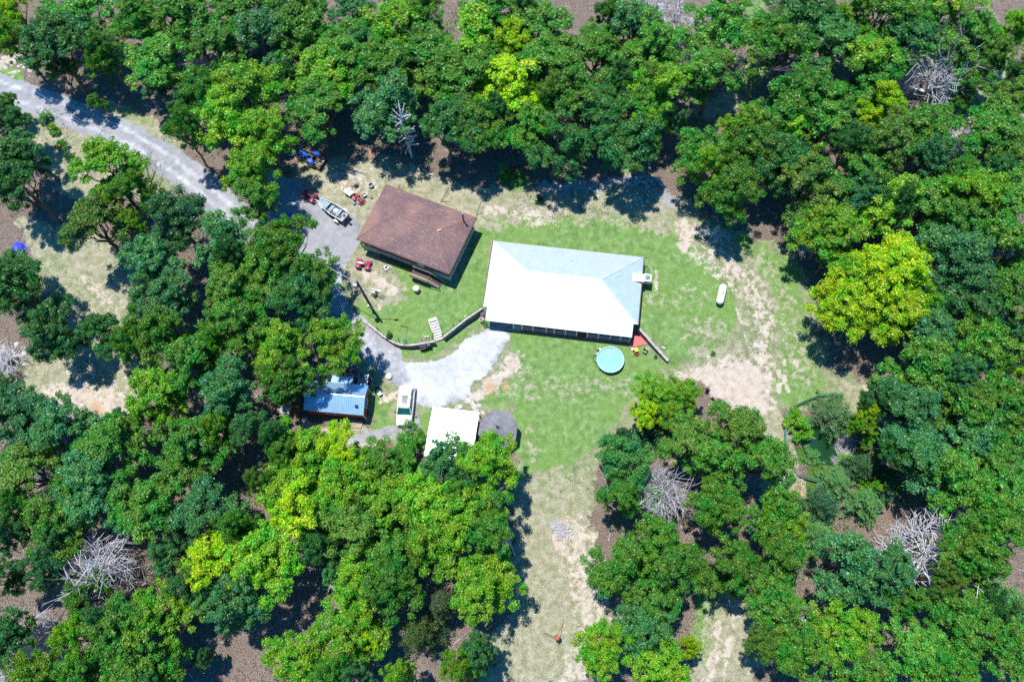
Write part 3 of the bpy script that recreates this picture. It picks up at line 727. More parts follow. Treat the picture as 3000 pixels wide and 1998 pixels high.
for a, b_ in (((W-.04, 0, EZ-.04), (W-.04, yr, zr-.04)), ((W-.04, yr, zr-.04), (W-.04, -D, EZ-.04))): mb.tube([a, b_], .06, 4)
for y_ in (-i_, -D+i_): mb.box((W-i_+.03, y_, (zg+EZ)/2), (.08, .1, EZ-zg-.1))
mb.build('corner_trim', 'white', sh)
w_ = MB().box((W-i_+.01, -D*.52, 1.45), (.05, .8, .95)).build('window', 'dark_glass', sh)
MB().box((W-i_+.04, -D*.52, 1.97), (.06, 1.0, .1)).box((W-i_+.04, -D*.52, .93), (.06, 1.0, .1)).box((W-i_+.04, -D*.52-.45, 1.45), (.06, .1, .94)).box((W-i_+.04, -D*.52+.45, 1.45), (.06, .1, .94)).box((W-i_+.045, -D*.52, 1.45), (.04, .05, .94)).build('frame', 'white', w_)
w_ = MB().box((W*.42, -D+i_-.02, 1.5), (.9, .05, .7)).build('window', 'dark_glass', sh)
MB().box((W*.42, -D+i_-.03, 1.88), (1.05, .06, .08)).box((W*.42, -D+i_-.03, 1.12), (1.05, .06, .08)).box((W*.42-.48, -D+i_-.03, 1.5), (.08, .06, .7)).box((W*.42+.48, -D+i_-.03, 1.5), (.08, .06, .7)).build('frame', 'white', w_)
mb = MB()
for k in range(3): mb.box((W*.76, -D-.55-k*.02, .12-k*.0), (2.3, .9, .08)) if k == 0 else mb.box((W*.8, -D-1.0-k*.25, .08-.02*k), (1.9-.4*k, .22, .08))
mb.build('door_step', 'wood', sh)
# pallet leaning at the shed front
p = at(1034, 1236)
pl = MB()
for k in range(6): pl.box((0, k*.16-.4, .09), (.9, .09, .03))
for k in (-.4, 0, .4): pl.box((k, 0, .035), (.06, 1.0, .07))
pl = tag(pl.build('wooden_pallet', 'wood'), 'grey wooden pallet lying in front of the red shed', 'pallet'); pl.location = p+[0, 0, .13]; pl.rotation_euler = (0, 0, ang)
# rail pens against the shed back wall
def pen(px, py, w, d, lab, mm):
    p = at(px, py); r = thing('rail_pen', lab, 'pen', p, ang, 'open rail pens at the back of the red shed')
    mb = MB()
    for z in (.5, 1.25):
        for a, b_ in (((-w, -d), (w, -d)), ((w, -d), (w, d)), ((w, d), (-w, d)), ((-w, d), (-w, -d))): mb.tube([(*a, z), (*b_, z)], .05, 4)
    mb.build('rail', mm, r)
    for a in (-w, w):
        for b_ in (-d, d): MB().box((a, b_, .65), (.1, .1, 1.3)).build('post', mm, r)
pen(952, 1112, .62, .55, 'open railed pen left of the roof extension behind the red shed', 'grey_metal')
pen(1026, 1118, .5, .5, 'smaller railed pen right of the roof extension behind the red shed', 'grey_metal')
p = at(1021, 1115); tag(MB().box((0, 0, .2), (.5, .35, .4), .3).box((.1, .1, .45), (.3, .3, .2), .8).build('cardboard_boxes', 'orange_wood'), 'brown carton standing in the small pen behind the red shed', 'carton').location = p
# platform of slats with bins
p = at(1066, 1118)
r = thing('slatted_trailer', 'dark slatted flat trailer parked behind the red shed, half shaded', 'trailer', p, ang)
mb = MB()
for k in range(8): mb.box((-.55+k*.16, 0, .62), (.12, 1.5, .04))
mb.build('deck', 'grey_metal', r); MB().box((0, 0, .55), (1.35, .1, .08)).box((-.62, 0, .55), (.08, 1.5, .08)).box((.65, 0, .55), (.08, 1.5, .08)).build('chassis', 'black', r)
for s_ in (-1, 1): MB().lathe([(.16, -.08), (.28, -.07), (.28, .07), (.16, .08)], 16, (s_*.78, 0, .28), 'x').build('wheel', 'rubber', r)
mb = MB(); mb.box((0, 0, .3), (.45, .6, .6)); o = tag(mb.build('storage_bin', 'black', bevel=.03), 'black bin beside the slatted trailer behind the shed', 'bin'); o.location = at(1081, 1118); o.rotation_euler = (0, 0, ang)
o = tag(MB().box((0, 0, .12), (.35, .3, .24)).lathe([(.12, .24), (.14, .4), (.05, .5)], 10).build('purple_bag', mat('purple_cloth', (.13, .04, .30), .8)), 'small purple bundle on the slatted trailer behind the shed', 'bag'); o.location = at(1063, 1104)+[0, 0, .645]
o.rotation_euler = (0, 0, .4)

# rabbit hutch left of the shed
p = at(850, 1205)
r = thing('chicken_coop', 'small raised coop with pale tin roof left of the red shed', 'coop', p, ang-.05)
mb = MB(); mb.slab([(-.75, -.6, 1.25), (.35, -.6, 1.25), (.35, .0, 1.45), (-.75, .0, 1.45)], .04); mb.slab([(-.75, .0, 1.45), (.35, .0, 1.45), (.35, .55, 1.28), (-.75, .55, 1.28)], .04); mb.build('roof', 'grey_metal', r)
MB().box((-.2, 0, .9), (1.0, 1.0, .6)).build('box', 'wood', r)
for a in (-.6, .25):
    for b_ in (-.42, .42): MB().box((a, b_, .35), (.07, .07, .7)).build('leg', 'wood', r)
mb = MB()
for k in range(7): mb.tube([(.4+.12*k, -.55, .05), (.4+.12*k, .5, .75)], .025, 4)
mb.tube([(.4, -.6, .05), (1.3, -.6, .05)], .04, 4); mb.tube([(.4, .55, .8), (1.3, .55, .8)], .04, 4); mb.build('run_slats', 'orange_wood', r)
p0, p1 = at(795, 1193), at(828, 1203)
tag(MB().tube([p0+[0, 0, .12], p1+[0, 0, .18]], .07, 6).build('loose_board', 'pale_wood'), 'pale board reaching left from the coop', 'board')
p = at(1112, 1153)
r = thing('wheelbarrow', 'pale blue wheelbarrow standing right of the red shed', 'wheelbarrow', p, radians(-60)); r.scale = (.75, .75, .8)
MB().loft([[(-.2, -.2, .35), (.3, -.16, .35), (.3, .16, .35), (-.2, .2, .35)], [(-.4, -.34, .65), (.5, -.28, .6), (.5, .28, .6), (-.4, .34, .65)]]).build('tray', 'light_blue', r)
MB().lathe([(.05, -.05), (.19, -.04), (.19, .04), (.05, .05)], 14, (.6, 0, .19), 'y').build('wheel', 'rubber', r)
for s_ in (-1, 1): MB().tube([(.6, s_*.08, .2), (-.3, s_*.25, .36), (-.85, s_*.28, .6)], .025, 6).build('handle', 'black', r)
o = tag(MB().lathe([(.3, 0), (.34, .25), (.33, .5), (.22, .56), (.2, .5)], 16).build('black_tub', 'black'), 'round black tub beside the pale blue wheelbarrow', 'tub'); o.location = at(1108, 1146)
p = at(1033, 1078)
r = thing('kids_tricycle', 'red and white tricycle in the shade behind the red shed', 'tricycle', p, radians(-75))
MB().tube([(-.35, 0, .3), (.2, 0, .42), (.42, 0, .62)], .05, 8).build('frame', 'red', r)
MB().lathe([(.04, -.03), (.2, -.03), (.2, .03), (.04, .03)], 14, (.42, 0, .2), 'y').build('wheel', 'rubber', r)
for s_ in (-1, 1): MB().lathe([(.04, -.03), (.14, -.03), (.14, .03), (.04, .03)], 12, (-.38, s_*.25, .14), 'y').build('wheel', 'rubber', r)
MB().box((-.2, 0, .42), (.32, .24, .06)).build('seat', 'white', r, .02); MB().tube([(.42, -.28, .68), (.42, .28, .68)], .03, 6).build('handlebar', 'white', r)
# disc-shaped stump by the drive
o = tag(MB().lathe([(.40, 0), (.37, .1), (.36, .38), (.33, .40)], 22).build('round_stump', 'cream'), 'round pale tree stump at the drive edge above the car', 'stump'); o.location = at(1140, 1104.5)

# --- white roofed garage
EZ = 2.4
fr = frame((1269, 1192), (1404, 1209), (1238.6, 1334), EZ); A, ux, uy, W, D, ang = fr
g_ = thing('garage', 'square garage with a plain white metal roof beside the gazebo', 'garage', (A[0], A[1], 0), ang)
mb = MB(); mb.slab([(0, 0, EZ+.1), (0, -D/2, EZ+.42), (W, -D/2, EZ+.42), (W, 0, EZ+.1)], .05); mb.slab([(0, -D/2, EZ+.42), (0, -D, EZ+.1), (W, -D, EZ+.1), (W, -D/2, EZ+.42)], .05)
ribs(mb, (0, 0, EZ+.15), (W, 0, EZ+.15), (0, -D/2, EZ+.47), (W, -D/2, EZ+.47), .3, .012); ribs(mb, (0, -D, EZ+.15), (W, -D, EZ+.15), (0, -D/2, EZ+.47), (W, -D/2, EZ+.47), .3, .012)
mb.build('roof', 'white_metal_roof', g_)
MB().box((W/2, -D/2, (EZ+.1)/2), (W-.5, D-.5, EZ+.1)).build('wall', mat('garage_siding', (.25, .30, .36), .6, 0, .2, 3), g_)
mb = MB(); mb.tube([(W-.02, 0, EZ+.1), (W-.02, -D/2, EZ+.42), (W-.02, -D, EZ+.1)], .05, 4); mb.tube([(.02, 0, EZ+.1), (.02, -D/2, EZ+.42), (.02, -D, EZ+.1)], .05, 4); mb.build('edge_trim', 'white', g_)
MB().box((W/2, -.235, 1.1), (2.6, .05, 2.1)).build('garage_door', 'white', g_)
o = tag(MB().box((0, 0, .9), (.12, .12, 1.8)).box((.05, 0, 1.75), (.3, .16, .2)).build('wooden_post', 'orange_wood'), 'orange wooden post at the garage top right corner', 'post'); o.location = at(1409, 1229)

# --- gazebo
p = G(1459, 1257, 2.3); gz_ = float(hz(p[0], p[1]))
r = thing('gazebo', 'octagonal gazebo with grey shingled roof beside the garage', 'gazebo', (p[0], p[1], gz_), radians(-11))
R8 = 2.32; mb = MB()
pts = [(R8*cos(pi/8+k*pi/4), R8*sin(pi/8+k*pi/4)) for k in range(8)]
mb.add([(x, y, 2.3) for x, y in pts]+[(0, 0, 3.15)]+[(x, y, 2.2) for x, y in pts], [(k, (k+1) % 8, 8) for k in range(8)]+[(k, 9+k, 9+(k+1) % 8, (k+1) % 8) for k in range(8)]+[tuple(range(16, 8, -1))])
rf = mb.build('roof', 'grey_shingle', r)
MB().lathe([(.16, 3.08), (.1, 3.25), (.03, 3.45)], 10).tube([(0, 0, 3.3), (0, 0, 3.75)], .025, 6).tube([(-.32, .22, 3.62), (.12, -.05, 3.62), (.3, -.02, 3.6)], .035, 6).tube([(-.34, .3, 3.6), (-.26, .1, 3.62)], .04, 6).build('weathervane', 'black', rf)
for x, y in pts: MB().box((x*.93, y*.93, 1.12), (.1, .1, 2.22), atan2(y, x)).build('post', 'white', r)
MB().prism([(x*.95, y*.95) for x, y in pts], .0, .14).build('floor', 'wood', r)
mb = MB()
for k in range(8):
    if k == 2: continue
    a, b_ = pts[k], pts[(k+1) % 8]; mb.tube([(a[0]*.93, a[1]*.93, .9), (b_[0]*.93, b_[1]*.93, .9)], .035, 4)
mb.build('railing', 'white', r)

# --- retaining walls and steps
def wall_strip(pts, w, m, name, lab, grp, hs=None):
    P = [G(a, b, c) for a, b, c in pts]
    mb = MB(); n = len(P); vs = []; fs = []
    for i, q in enumerate(P):
        t = P[min(i+1, n-1)]-P[max(i-1, 0)]; t = t/np.linalg.norm(t); nn = np.array([-t[1], t[0], 0])
        top = pts[i][2]+.10
        base = -.3
        for s_, z_ in ((w/2, top), (-w/2, top), (-w/2, base), (w/2, base)):
            vs.append((q[0]+nn[0]*s_, q[1]+nn[1]*s_, z_))
    for i in range(n-1):
        for j in range(4): fs.append((i*4+j, i*4+(j+1) % 4, (i+1)*4+(j+1) % 4, (i+1)*4+j))
    fs += [(3, 2, 1, 0), (n*4-4, n*4-3, n*4-2, n*4-1)]
    mb.add(vs, fs)
    o = thing(name, lab, 'wall', (P[0][0], P[0][1], 0), 0, grp)
    b_ = mb.build('block_face', m, o, .02); b_.matrix_parent_inverse = Matrix.Translation((-P[0][0], -P[0][1], 0))
    mb2 = MB(); vs2 = []
    for i in range(n):
        for j in (0, 1):
            v = vs[i*4+j]; q = P[i]; d = np.array(v)-q; vs2.append((q[0]+d[0]*1.12, q[1]+d[1]*1.12, v[2]+.005))
        for j in (1, 0):
            v = vs[i*4+j]; q = P[i]; d = np.array(v)-q; vs2.append((q[0]+d[0]*1.12, q[1]+d[1]*1.12, v[2]+.085))
    mb2.add(vs2, fs); c_ = mb2.build('cap', 'concrete', o); c_.matrix_parent_inverse = Matrix.Translation((-P[0][0], -P[0][1], 0))
    return o
wall_strip(WALLPX[:8], .20, 'dark_block', 'retaining_wall', 'long curved low retaining wall left of the concrete steps', 'retaining walls')
wall_strip(WALLPX[8:12], .20, 'dark_block', 'retaining_wall', 'straight retaining wall from the concrete steps to the porch', 'retaining walls')
wall_strip(WALLPX[15:18], .27, 'dark_block', 'retaining_wall', 'sloping grey retaining wall right of the porch and pool', 'retaining walls')
a0, a1, b0, b1 = G(1261, 946, 1.0), G(1279, 941, 1.0), G(1277, 1001, .05), G(1299, 992, .05)
c0 = (a0+a1)/2; c1 = (b0+b1)/2; dv = c1-c0; L_ = hypot(dv[0], dv[1]); az = atan2(dv[1], dv[0])
r = thing('concrete_steps', 'pale concrete steps through the retaining wall onto the lawn', 'steps', (c0[0], c0[1], 0), az)
for k in range(7):
    z1 = 1.02-k*.145; x0 = L_*k/7
    MB().box((x0+L_/14, 0, z1/2-.1), (L_/7-.001, .84, z1+.2)).box((x0+L_/7-.035, 0, z1+.003), (.06, .84, .01)).build('step', 'pale_concrete', r)
for s_ in (-1, 1):
    MB().prism([(-.1, s_*.5-.06), (L_, s_*.5-.06), (L_, s_*.5+.06), (-.1, s_*.5+.06)], -.2, [1.12, .22, .22, 1.12]).build('side_wall', 'pale_concrete', r)
MB().box((-.3, 0, .97), (.4, 1.05, .25)).build('top_slab', 'pale_concrete', r)

# ------------------------------------------------------------------ yard things
p = at(1786.5, 1059)
r = thing('above_ground_pool', 'round blue above ground pool on the lawn below the porch', 'pool', p)
MB().lathe([(1.54, 0), (1.56, .1), (1.56, .72), (1.50, .72), (1.50, .05)], 48).build('pool_wall', mat('pool_wall', (.06, .20, .32), .5, 0, .2, 3), r)
MB().lathe([(1.50, .70), (1.63, .70), (1.63, .77), (1.50, .77), (1.50, .70)], 48).build('rim', mat('pool_rim', (.30, .52, .62), .45), r)
wm = mat('pool_water', (.26, .60, .68), .05, 0, .12, 1.2, rgb2=(.22, .55, .65), bump=.12, bscale=3)
MB().lathe([(.001, .0), (1.499, .0), (1.499, .60), (.001, .60)], 48).build('water', wm, r, smooth_=False)
for k in range(12):
    a = 2*pi*k/12+.1; MB().tube([(1.62*cos(a), 1.62*sin(a), .74), (1.68*cos(a), 1.68*sin(a), 0)], .035, 6).build('leg', 'light_blue', r)
rr = MB()
for s_ in (-.2, .2):
    a = radians(150)
    c_, s2 = cos(a), sin(a)
    rr.tube([(1.9*c_-s_*s2, 1.9*s2+s_*c_, 0), (1.62*c_-s_*s2, 1.62*s2+s_*c_, 1.0), (1.4*c_-s_*s2, 1.4*s2+s_*c_, .5)], .025, 6)
for k in range(3): z = .25+k*.25; d = 1.9-.07*(k+1); rr.tube([(d*c_+.2*s2, d*s2-.2*c_, z), (d*c_-.2*s2, d*s2+.2*c_, z)], .02, 6)
rr.build('ladder', 'grey_metal', r)
MB().tube([(-1.6, -.1, .3), (-1.9, .1, .05), (-1.95, .8, .05), (-1.6, .9, .3)], .04, 6).build('filter_hose', 'black', r)
p = at(1754, 1024)
o = tag(MB().lathe([(.14, 0), (.16, .3), (.1, .42), (.02, .45)], 12).box((.25, 0, .1), (.3, .2, .2)).build('pool_pump', 'grey_metal'), 'small grey pool pump at the pool top left edge', 'pump'); o.location = p-[.15, 0, 0]

p = at(2110, 869)
az = heading((2117, 838), (2104, 893), 1)
r = thing('propane_tank', 'white capsule shaped propane tank standing alone on the lawn', 'tank', p, az)
prof = [(.02, -1.32)]+[(.46*sin(t), -.9-.44*cos(t)) for t in np.linspace(.15, pi/2, 6)]+[(.46*cos(t), .9+.44*sin(t)) for t in np.linspace(0, pi/2-.1, 6)]
MB().lathe(prof, 28, (0, 0, .72), 'x').build('shell', 'white', r, smooth_=True)
MB().lathe([(.17, 1.13), (.17, 1.24), (.12, 1.32), (.02, 1.34)], 16).build('valve_dome', 'grey_metal', r)
for x_ in (-.75, .75): MB().box((x_, 0, .16), (.18, .6, .32)).build('foot', 'concrete', r)

p = at(1221, 852)
r = thing('well_cover', 'short pale concrete cylinder with a lid alone on the lawn', 'well cover', p)
MB().lathe([(.36, 0), (.36, .72)], 26).build('casing', 'concrete', r); MB().lathe([(.37, .725), (.39, .74), (.39, .82), (.3, .86)], 26).build('lid', 'cream', r)

# small red and yellow toy car, stool etc by the porch
p = at(1863, 1033.5)
r = thing('toy_car', 'red and yellow ride-on toy car on grass right of the pool', 'toy car', p, radians(-70))
MB().loft([[(-.4, -.22, .1), (-.4, .22, .1), (-.4, .2, .38), (-.4, -.2, .38)], [(0, -.26, .08), (0, .26, .08), (0, .24, .4), (0, -.24, .4)], [(.42, -.2, .1), (.42, .2, .1), (.42, .17, .3), (.42, -.17, .3)]]).build('body', 'red', r, .03)
MB().box((-.12, 0, .82), (.5, .42, .05)).build('roof', 'yellow', r, .02)
for a in (-.34, .12):
    for b_ in (-.18, .18): MB().tube([(a, b_, .36), (a*.9, b_, .8)], .025, 6).build('roof_post', 'yellow', r)
for a in (-.26, .28):
    for b_ in (-.25, .25): MB().lathe([(.1, -.03), (.1, .03)], 12, (a, b_, .1), 'y').build('wheel', 'black', r)
p = at(1890, 1031)
r = thing('black_armchair', 'small dark plastic chair on grass right of the toy car', 'chair', p, radians(-35))
MB().box((0, 0, .38), (.46, .46, .05)).build('seat', 'black', r, .02); MB().box((-.24, 0, .62), (.05, .46, .46), 0, -.15).build('backrest', 'black', r, .02)
for a in (-.2, .2):
    for b_ in (-.2, .2): MB().tube([(a, b_, .37), (a*1.15, b_*1.15, 0)], .022, 6).build('leg', 'black', r)
for s_ in (-1, 1): MB().box((0, s_*.25, .58), (.46, .05, .04)).box((.2, s_*.25, .47), (.04, .04, .2)).build('armrest', 'grey_metal', r)
o = tag(MB().lathe([(.17, 0), (.19, .03), (.17, .1), (.12, .12)], 16).build('white_disc', 'white'), 'small round white dish on the ground left of the toy car', 'dish'); o.location = at(1853, 1023)
o = tag(MB().box((0, 0, .1), (.42, .2, .2)).build('concrete_block', 'pale_concrete', bevel=.01), 'pale loose building block right of the sloping wall', 'block'); o.location = at(1944, 1020); o.rotation_euler = (0, 0, -.5)
# bucket by the porch corner
p = at(1411, 941)
r = thing('bucket', 'white barrel full of red scraps at the left porch corner', 'barrel', p)
MB().lathe([(.22, 0), (.27, .62), (.29, .64), (.27, .66), (.24, .62), (.23, .5)], 20).build('drum', 'white', r)
MB().lathe([(.22, .5), (.15, .6), (.04, .64)], 9).build('contents', mat('red_scraps', (.36, .12, .10), .8, 0, .5, 14), r)
r = thing('folded_chairs', 'blue grey folded chairs leaning on the wall by the porch', 'chairs', at(1411, 927)+[.1, 0, 0], radians(-10))
for k in range(3): MB().box((0, -.15+k*.16, .4+.02*k), (.45, .05, .8), 0, 0, -.3).build('folding_chair', 'grey_metal', r)

# grill
p = at(1244, 1021)
r = thing('barbecue_grill', 'black covered barbecue grill below the curved retaining wall', 'grill', p, radians(8))
MB().loft([[(-.55, -.3, .8), (-.55, .3, .8), (-.55, .25, 1.0), (-.55, 0, 1.1), (-.55, -.25, 1.0)], [(.35, -.3, .8), (.35, .3, .8), (.35, .25, 1.0), (.35, 0, 1.1), (.35, -.25, 1.0)]]).build('hood', 'black', r, .03)
MB().box((-.1, 0, .62), (.9, .58, .34)).build('firebox', 'black', r, .02); MB().box((.62, 0, .78), (.5, .5, .05)).build('side_shelf', 'black', r, .01)
MB().box((.62, 0, .95), (.4, .4, .3)).build('side_burner', 'black', r, .03)
for a in (-.45, .28):
    for b_ in (-.22, .22): MB().tube([(a, b_, .5), (a, b_, 0)], .03, 6).build('leg', 'black', r)
MB().tube([(-.35, -.34, .92), (.2, -.34, .92)], .02, 6).build('handle', 'red', r)

# utility pole, its guy wire, cables
b_ = at(1091.6, 907); tp = b_+[.15, .3, 8.4]
def pr(q):
    d = np.array(q)-[0, 0, CAM_H]; w = d@FW; return 1500+F_PX*(d@RT)/w, 999-F_PX*(d@UP)/w
best = None
for hh in np.linspace(7, 9.5, 11):
    t0 = G(1045, 824, b_[2]+hh); e = hypot(*(t0-b_)[:2])
    if best is None or e < best[0]: best = (e, t0)
tp = best[1]
r = thing('utility_pole', 'tall dark utility pole with transformer standing on the lawn', 'utility pole', b_)
tl = tp-b_
shaft = MB().tube([(0, 0, -.2), tl*.5, tl], [.17, .145, .11], 12).build('pole_shaft', 'pole_wood', r)
tr_ = MB().lathe([(.24, 0), (.27, .1), (.27, .85), (.2, .93), (.05, .96)], 18, tuple(tl*.80+[-.42, .05, -.1])); tr_ = tr_.build('transformer', 'grey_metal', r)
MB().lathe([(.04, .93), (.06, 1.0), (.04, 1.15)], 8, tuple(tl*.80+[-.42, .05, -.1])).build('bushing', 'white', tr_)
MB().box(tuple(tl*.83+[-.2, 0, .2]), (.3, .08, .08)).build('bracket', 'grey_metal', r)
arm = MB().tube([tl*.74, tl*.74+[1.2, -.15, .25], tl*.74+[1.9, -.35, .2]], .035, 6).build('lamp_arm', 'grey_metal', r)
MB().box(tuple(tl*.74+[2.1, -.4, .16]), (.5, .24, .12), -.2).build('lamp_head', 'grey_metal', arm, .03)
MB().box((-.14, -.18, 1.5), (.3, .16, .5)).build('meter_box', 'grey_metal', r, .02); MB().box((.1, -.2, .9), (.22, .14, .36)).build('breaker_box', 'grey_metal', r, .02)
MB().tube([(-.1, -.17, 1.7), tuple(tl*.6+np.array([-.08, -.15, 0]))], .03, 6).build('conduit', 'grey_metal', r)
anc = at(1195, 960.5)
r = thing('guy_wire', 'thin guy wire from pole top to ground with long yellow guard', 'guy wire', anc)
d_ = tp-anc
MB().tube([(0, 0, 0), d_*.985], .012, 5).build('cable', 'grey_metal', r); MB().tube([d_*.03, d_*.27], .05, 8).build('yellow_guard', 'yellow', r)
MB().tube([(0, 0, -.2), (0, 0, .25)], .03, 6).build('anchor_rod', 'rust', r)
hose = [at(1195, 962), at(1192, 975), at(1188, 992)]
tag(MB().tube([q+[0, 0, .03] for q in hose], .03, 6).build('garden_hose', 'rust_brown'), 'dark hose from the guy wire anchor to the blue garden ornament', 'hose')
far_end = G(60, 262, 8.5)
for k in range(3):
    off = np.array([.0, 0, -.25*k]); pts = []
    for t in np.linspace(0, 1, 26):
        q = (tp+off+[-.05, 0, -.15])*(1-t)+(far_end+off+[k*.35, k*.3, 0])*t; q[2] -= 4*1.6*t*(1-t); pts.append(q)
    tag(MB().tube(pts, .014, 5).build('overhead_cable', 'grey_metal'), ['topmost overhead cable running from the utility pole along the gravel road', 'middle overhead cable running from the utility pole along the gravel road', 'lowest overhead cable running from the utility pole along the gravel road'][k], 'cable', 'overhead cables along the gravel road')

# light blue garden ornament
p = at(1187, 1003)
r = thing('garden_windmill', 'pale blue garden windmill ornament beside the curved wall', 'ornament', p)
mb = MB()
for a, b_ in ((-.2, -.2), (.2, -.2), (.2, .2), (-.2, .2)): mb.tube([(a, b_, 0), (a*.2, b_*.2, 1.1)], .02, 5)
mb.build('tower', 'light_blue', r); mb = MB()
for k in range(10):
    a = 2*pi*k/10; mb.slab([(.08*cos(a), -.1, 1.1+.08*sin(a)), (.36*cos(a-.15), -.13, 1.1+.36*sin(a-.15)), (.36*cos(a+.2), -.07, 1.1+.36*sin(a+.2))], .008)
mb.build('blades', 'light_blue', r); MB().slab([(0, .1, 1.1), (0, .5, 1.25), (0, .5, .95)], .01).build('tail', 'light_blue', r)
# path lights along the walls
ppl = [(1104, 966), (1108, 970), (1169, 1001), (1235, 1001), (1268, 995), (1247, 993), (1255, 992), (1330, 960), (1348, 945), (1364, 934), (1300, 990), (1123, 984)]
for k, q in enumerate(ppl):
    p = at(*q); o = thing('path_light', ['short dark stake light on the %s stretch of wall top, %s from its left' % (('curved' if k2 < 7 else 'straight'), w_) for k2, w_ in enumerate(('first', 'second', 'fourth', 'fifth', 'eighth', 'sixth', 'seventh', 'second', 'third', 'fourth', 'first', 'third'))][k], 'path light', p+[0, .15, 0], 0, 'stake lights along the retaining walls')
    MB().tube([(0, 0, 0), (0, 0, .3)], .015, 5).build('stake', 'black', o); MB().lathe([(.05, .3), (.07, .38), (.09, .4), (.02, .45)], 8).build('lamp_cap', 'black' if k not in (5, 6, 9) else 'white', o)

# bicycle-like exercise frame on bare ground
p = at(1103, 866)
r = thing('garden_tiller', 'dark metal tiller with white tank lying beside the utility pole', 'tiller', p, heading((1080, 858), (1120, 874)))
MB().box((-.15, 0, .35), (.5, .36, .3)).build('engine', 'black', r, .03); MB().lathe([(.12, 0), (.13, .2), (.06, .24)], 12, (-.25, .05, .5)).build('fuel_tank', 'white', r)
MB().tube([(.1, 0, .3), (.6, .0, .5), (1.2, .04, .55)], .035, 6).tube([(.3, -.2, .4), (1.15, -.28, .55)], .025, 6).tube([(.3, .2, .4), (1.15, .3, .55)], .025, 6).tube([(.95, -.26, .53), (.95, .27, .53)], .02, 6).build('handlebar', 'black', r)
for s_ in (-1, 1): MB().lathe([(.06, -.05), (.22, -.05), (.22, .05), (.06, .05)], 14, (-.1, s_*.32, .22), 'y').build('wheel', 'rubber', r)
mb = MB()
for k in range(6): a = k*pi/3; mb.tube([(-.7, -.25+.1*k, .2), (-.7+.2*cos(a), -.25+.1*k, .2+.2*sin(a))], .03, 4)
mb.tube([(-.7, -.35, .2), (-.7, .35, .2)], .03, 6); mb.tube([(-.7, 0, .2), (-.2, 0, .3)], .04, 6); mb.build('tines', 'grey_metal', r)
# push mower
p = at(1132, 787)
r = thing('push_mower', 'white walk-behind lawn mower with thin handle near the brown house', 'lawn mower', p, heading((1130, 783), (1150, 805)))
MB().loft([[(-.32, -.24, .1), (-.32, .24, .1), (-.3, .2, .26), (-.3, -.2, .26)], [(.3, -.26, .1), (.3, .26, .1), (.28, .22, .26), (.28, -.22, .26)]]).build('deck', 'white', r, .03)
MB().lathe([(.15, .27), (.16, .4), (.1, .46)], 14).build('engine', 'black', r)
for a in (-.28, .28):
    for s_ in (-1, 1): MB().lathe([(.1, -.03), (.1, .03)], 12, (a, s_*.3, .1), 'y').build('wheel', 'black', r)
MB().tube([(.28, -.22, .25), (1.15, -.22, .9), (1.18, .22, .9), (.28, .22, .25)], .018, 6).build('handle', 'grey_metal', r)

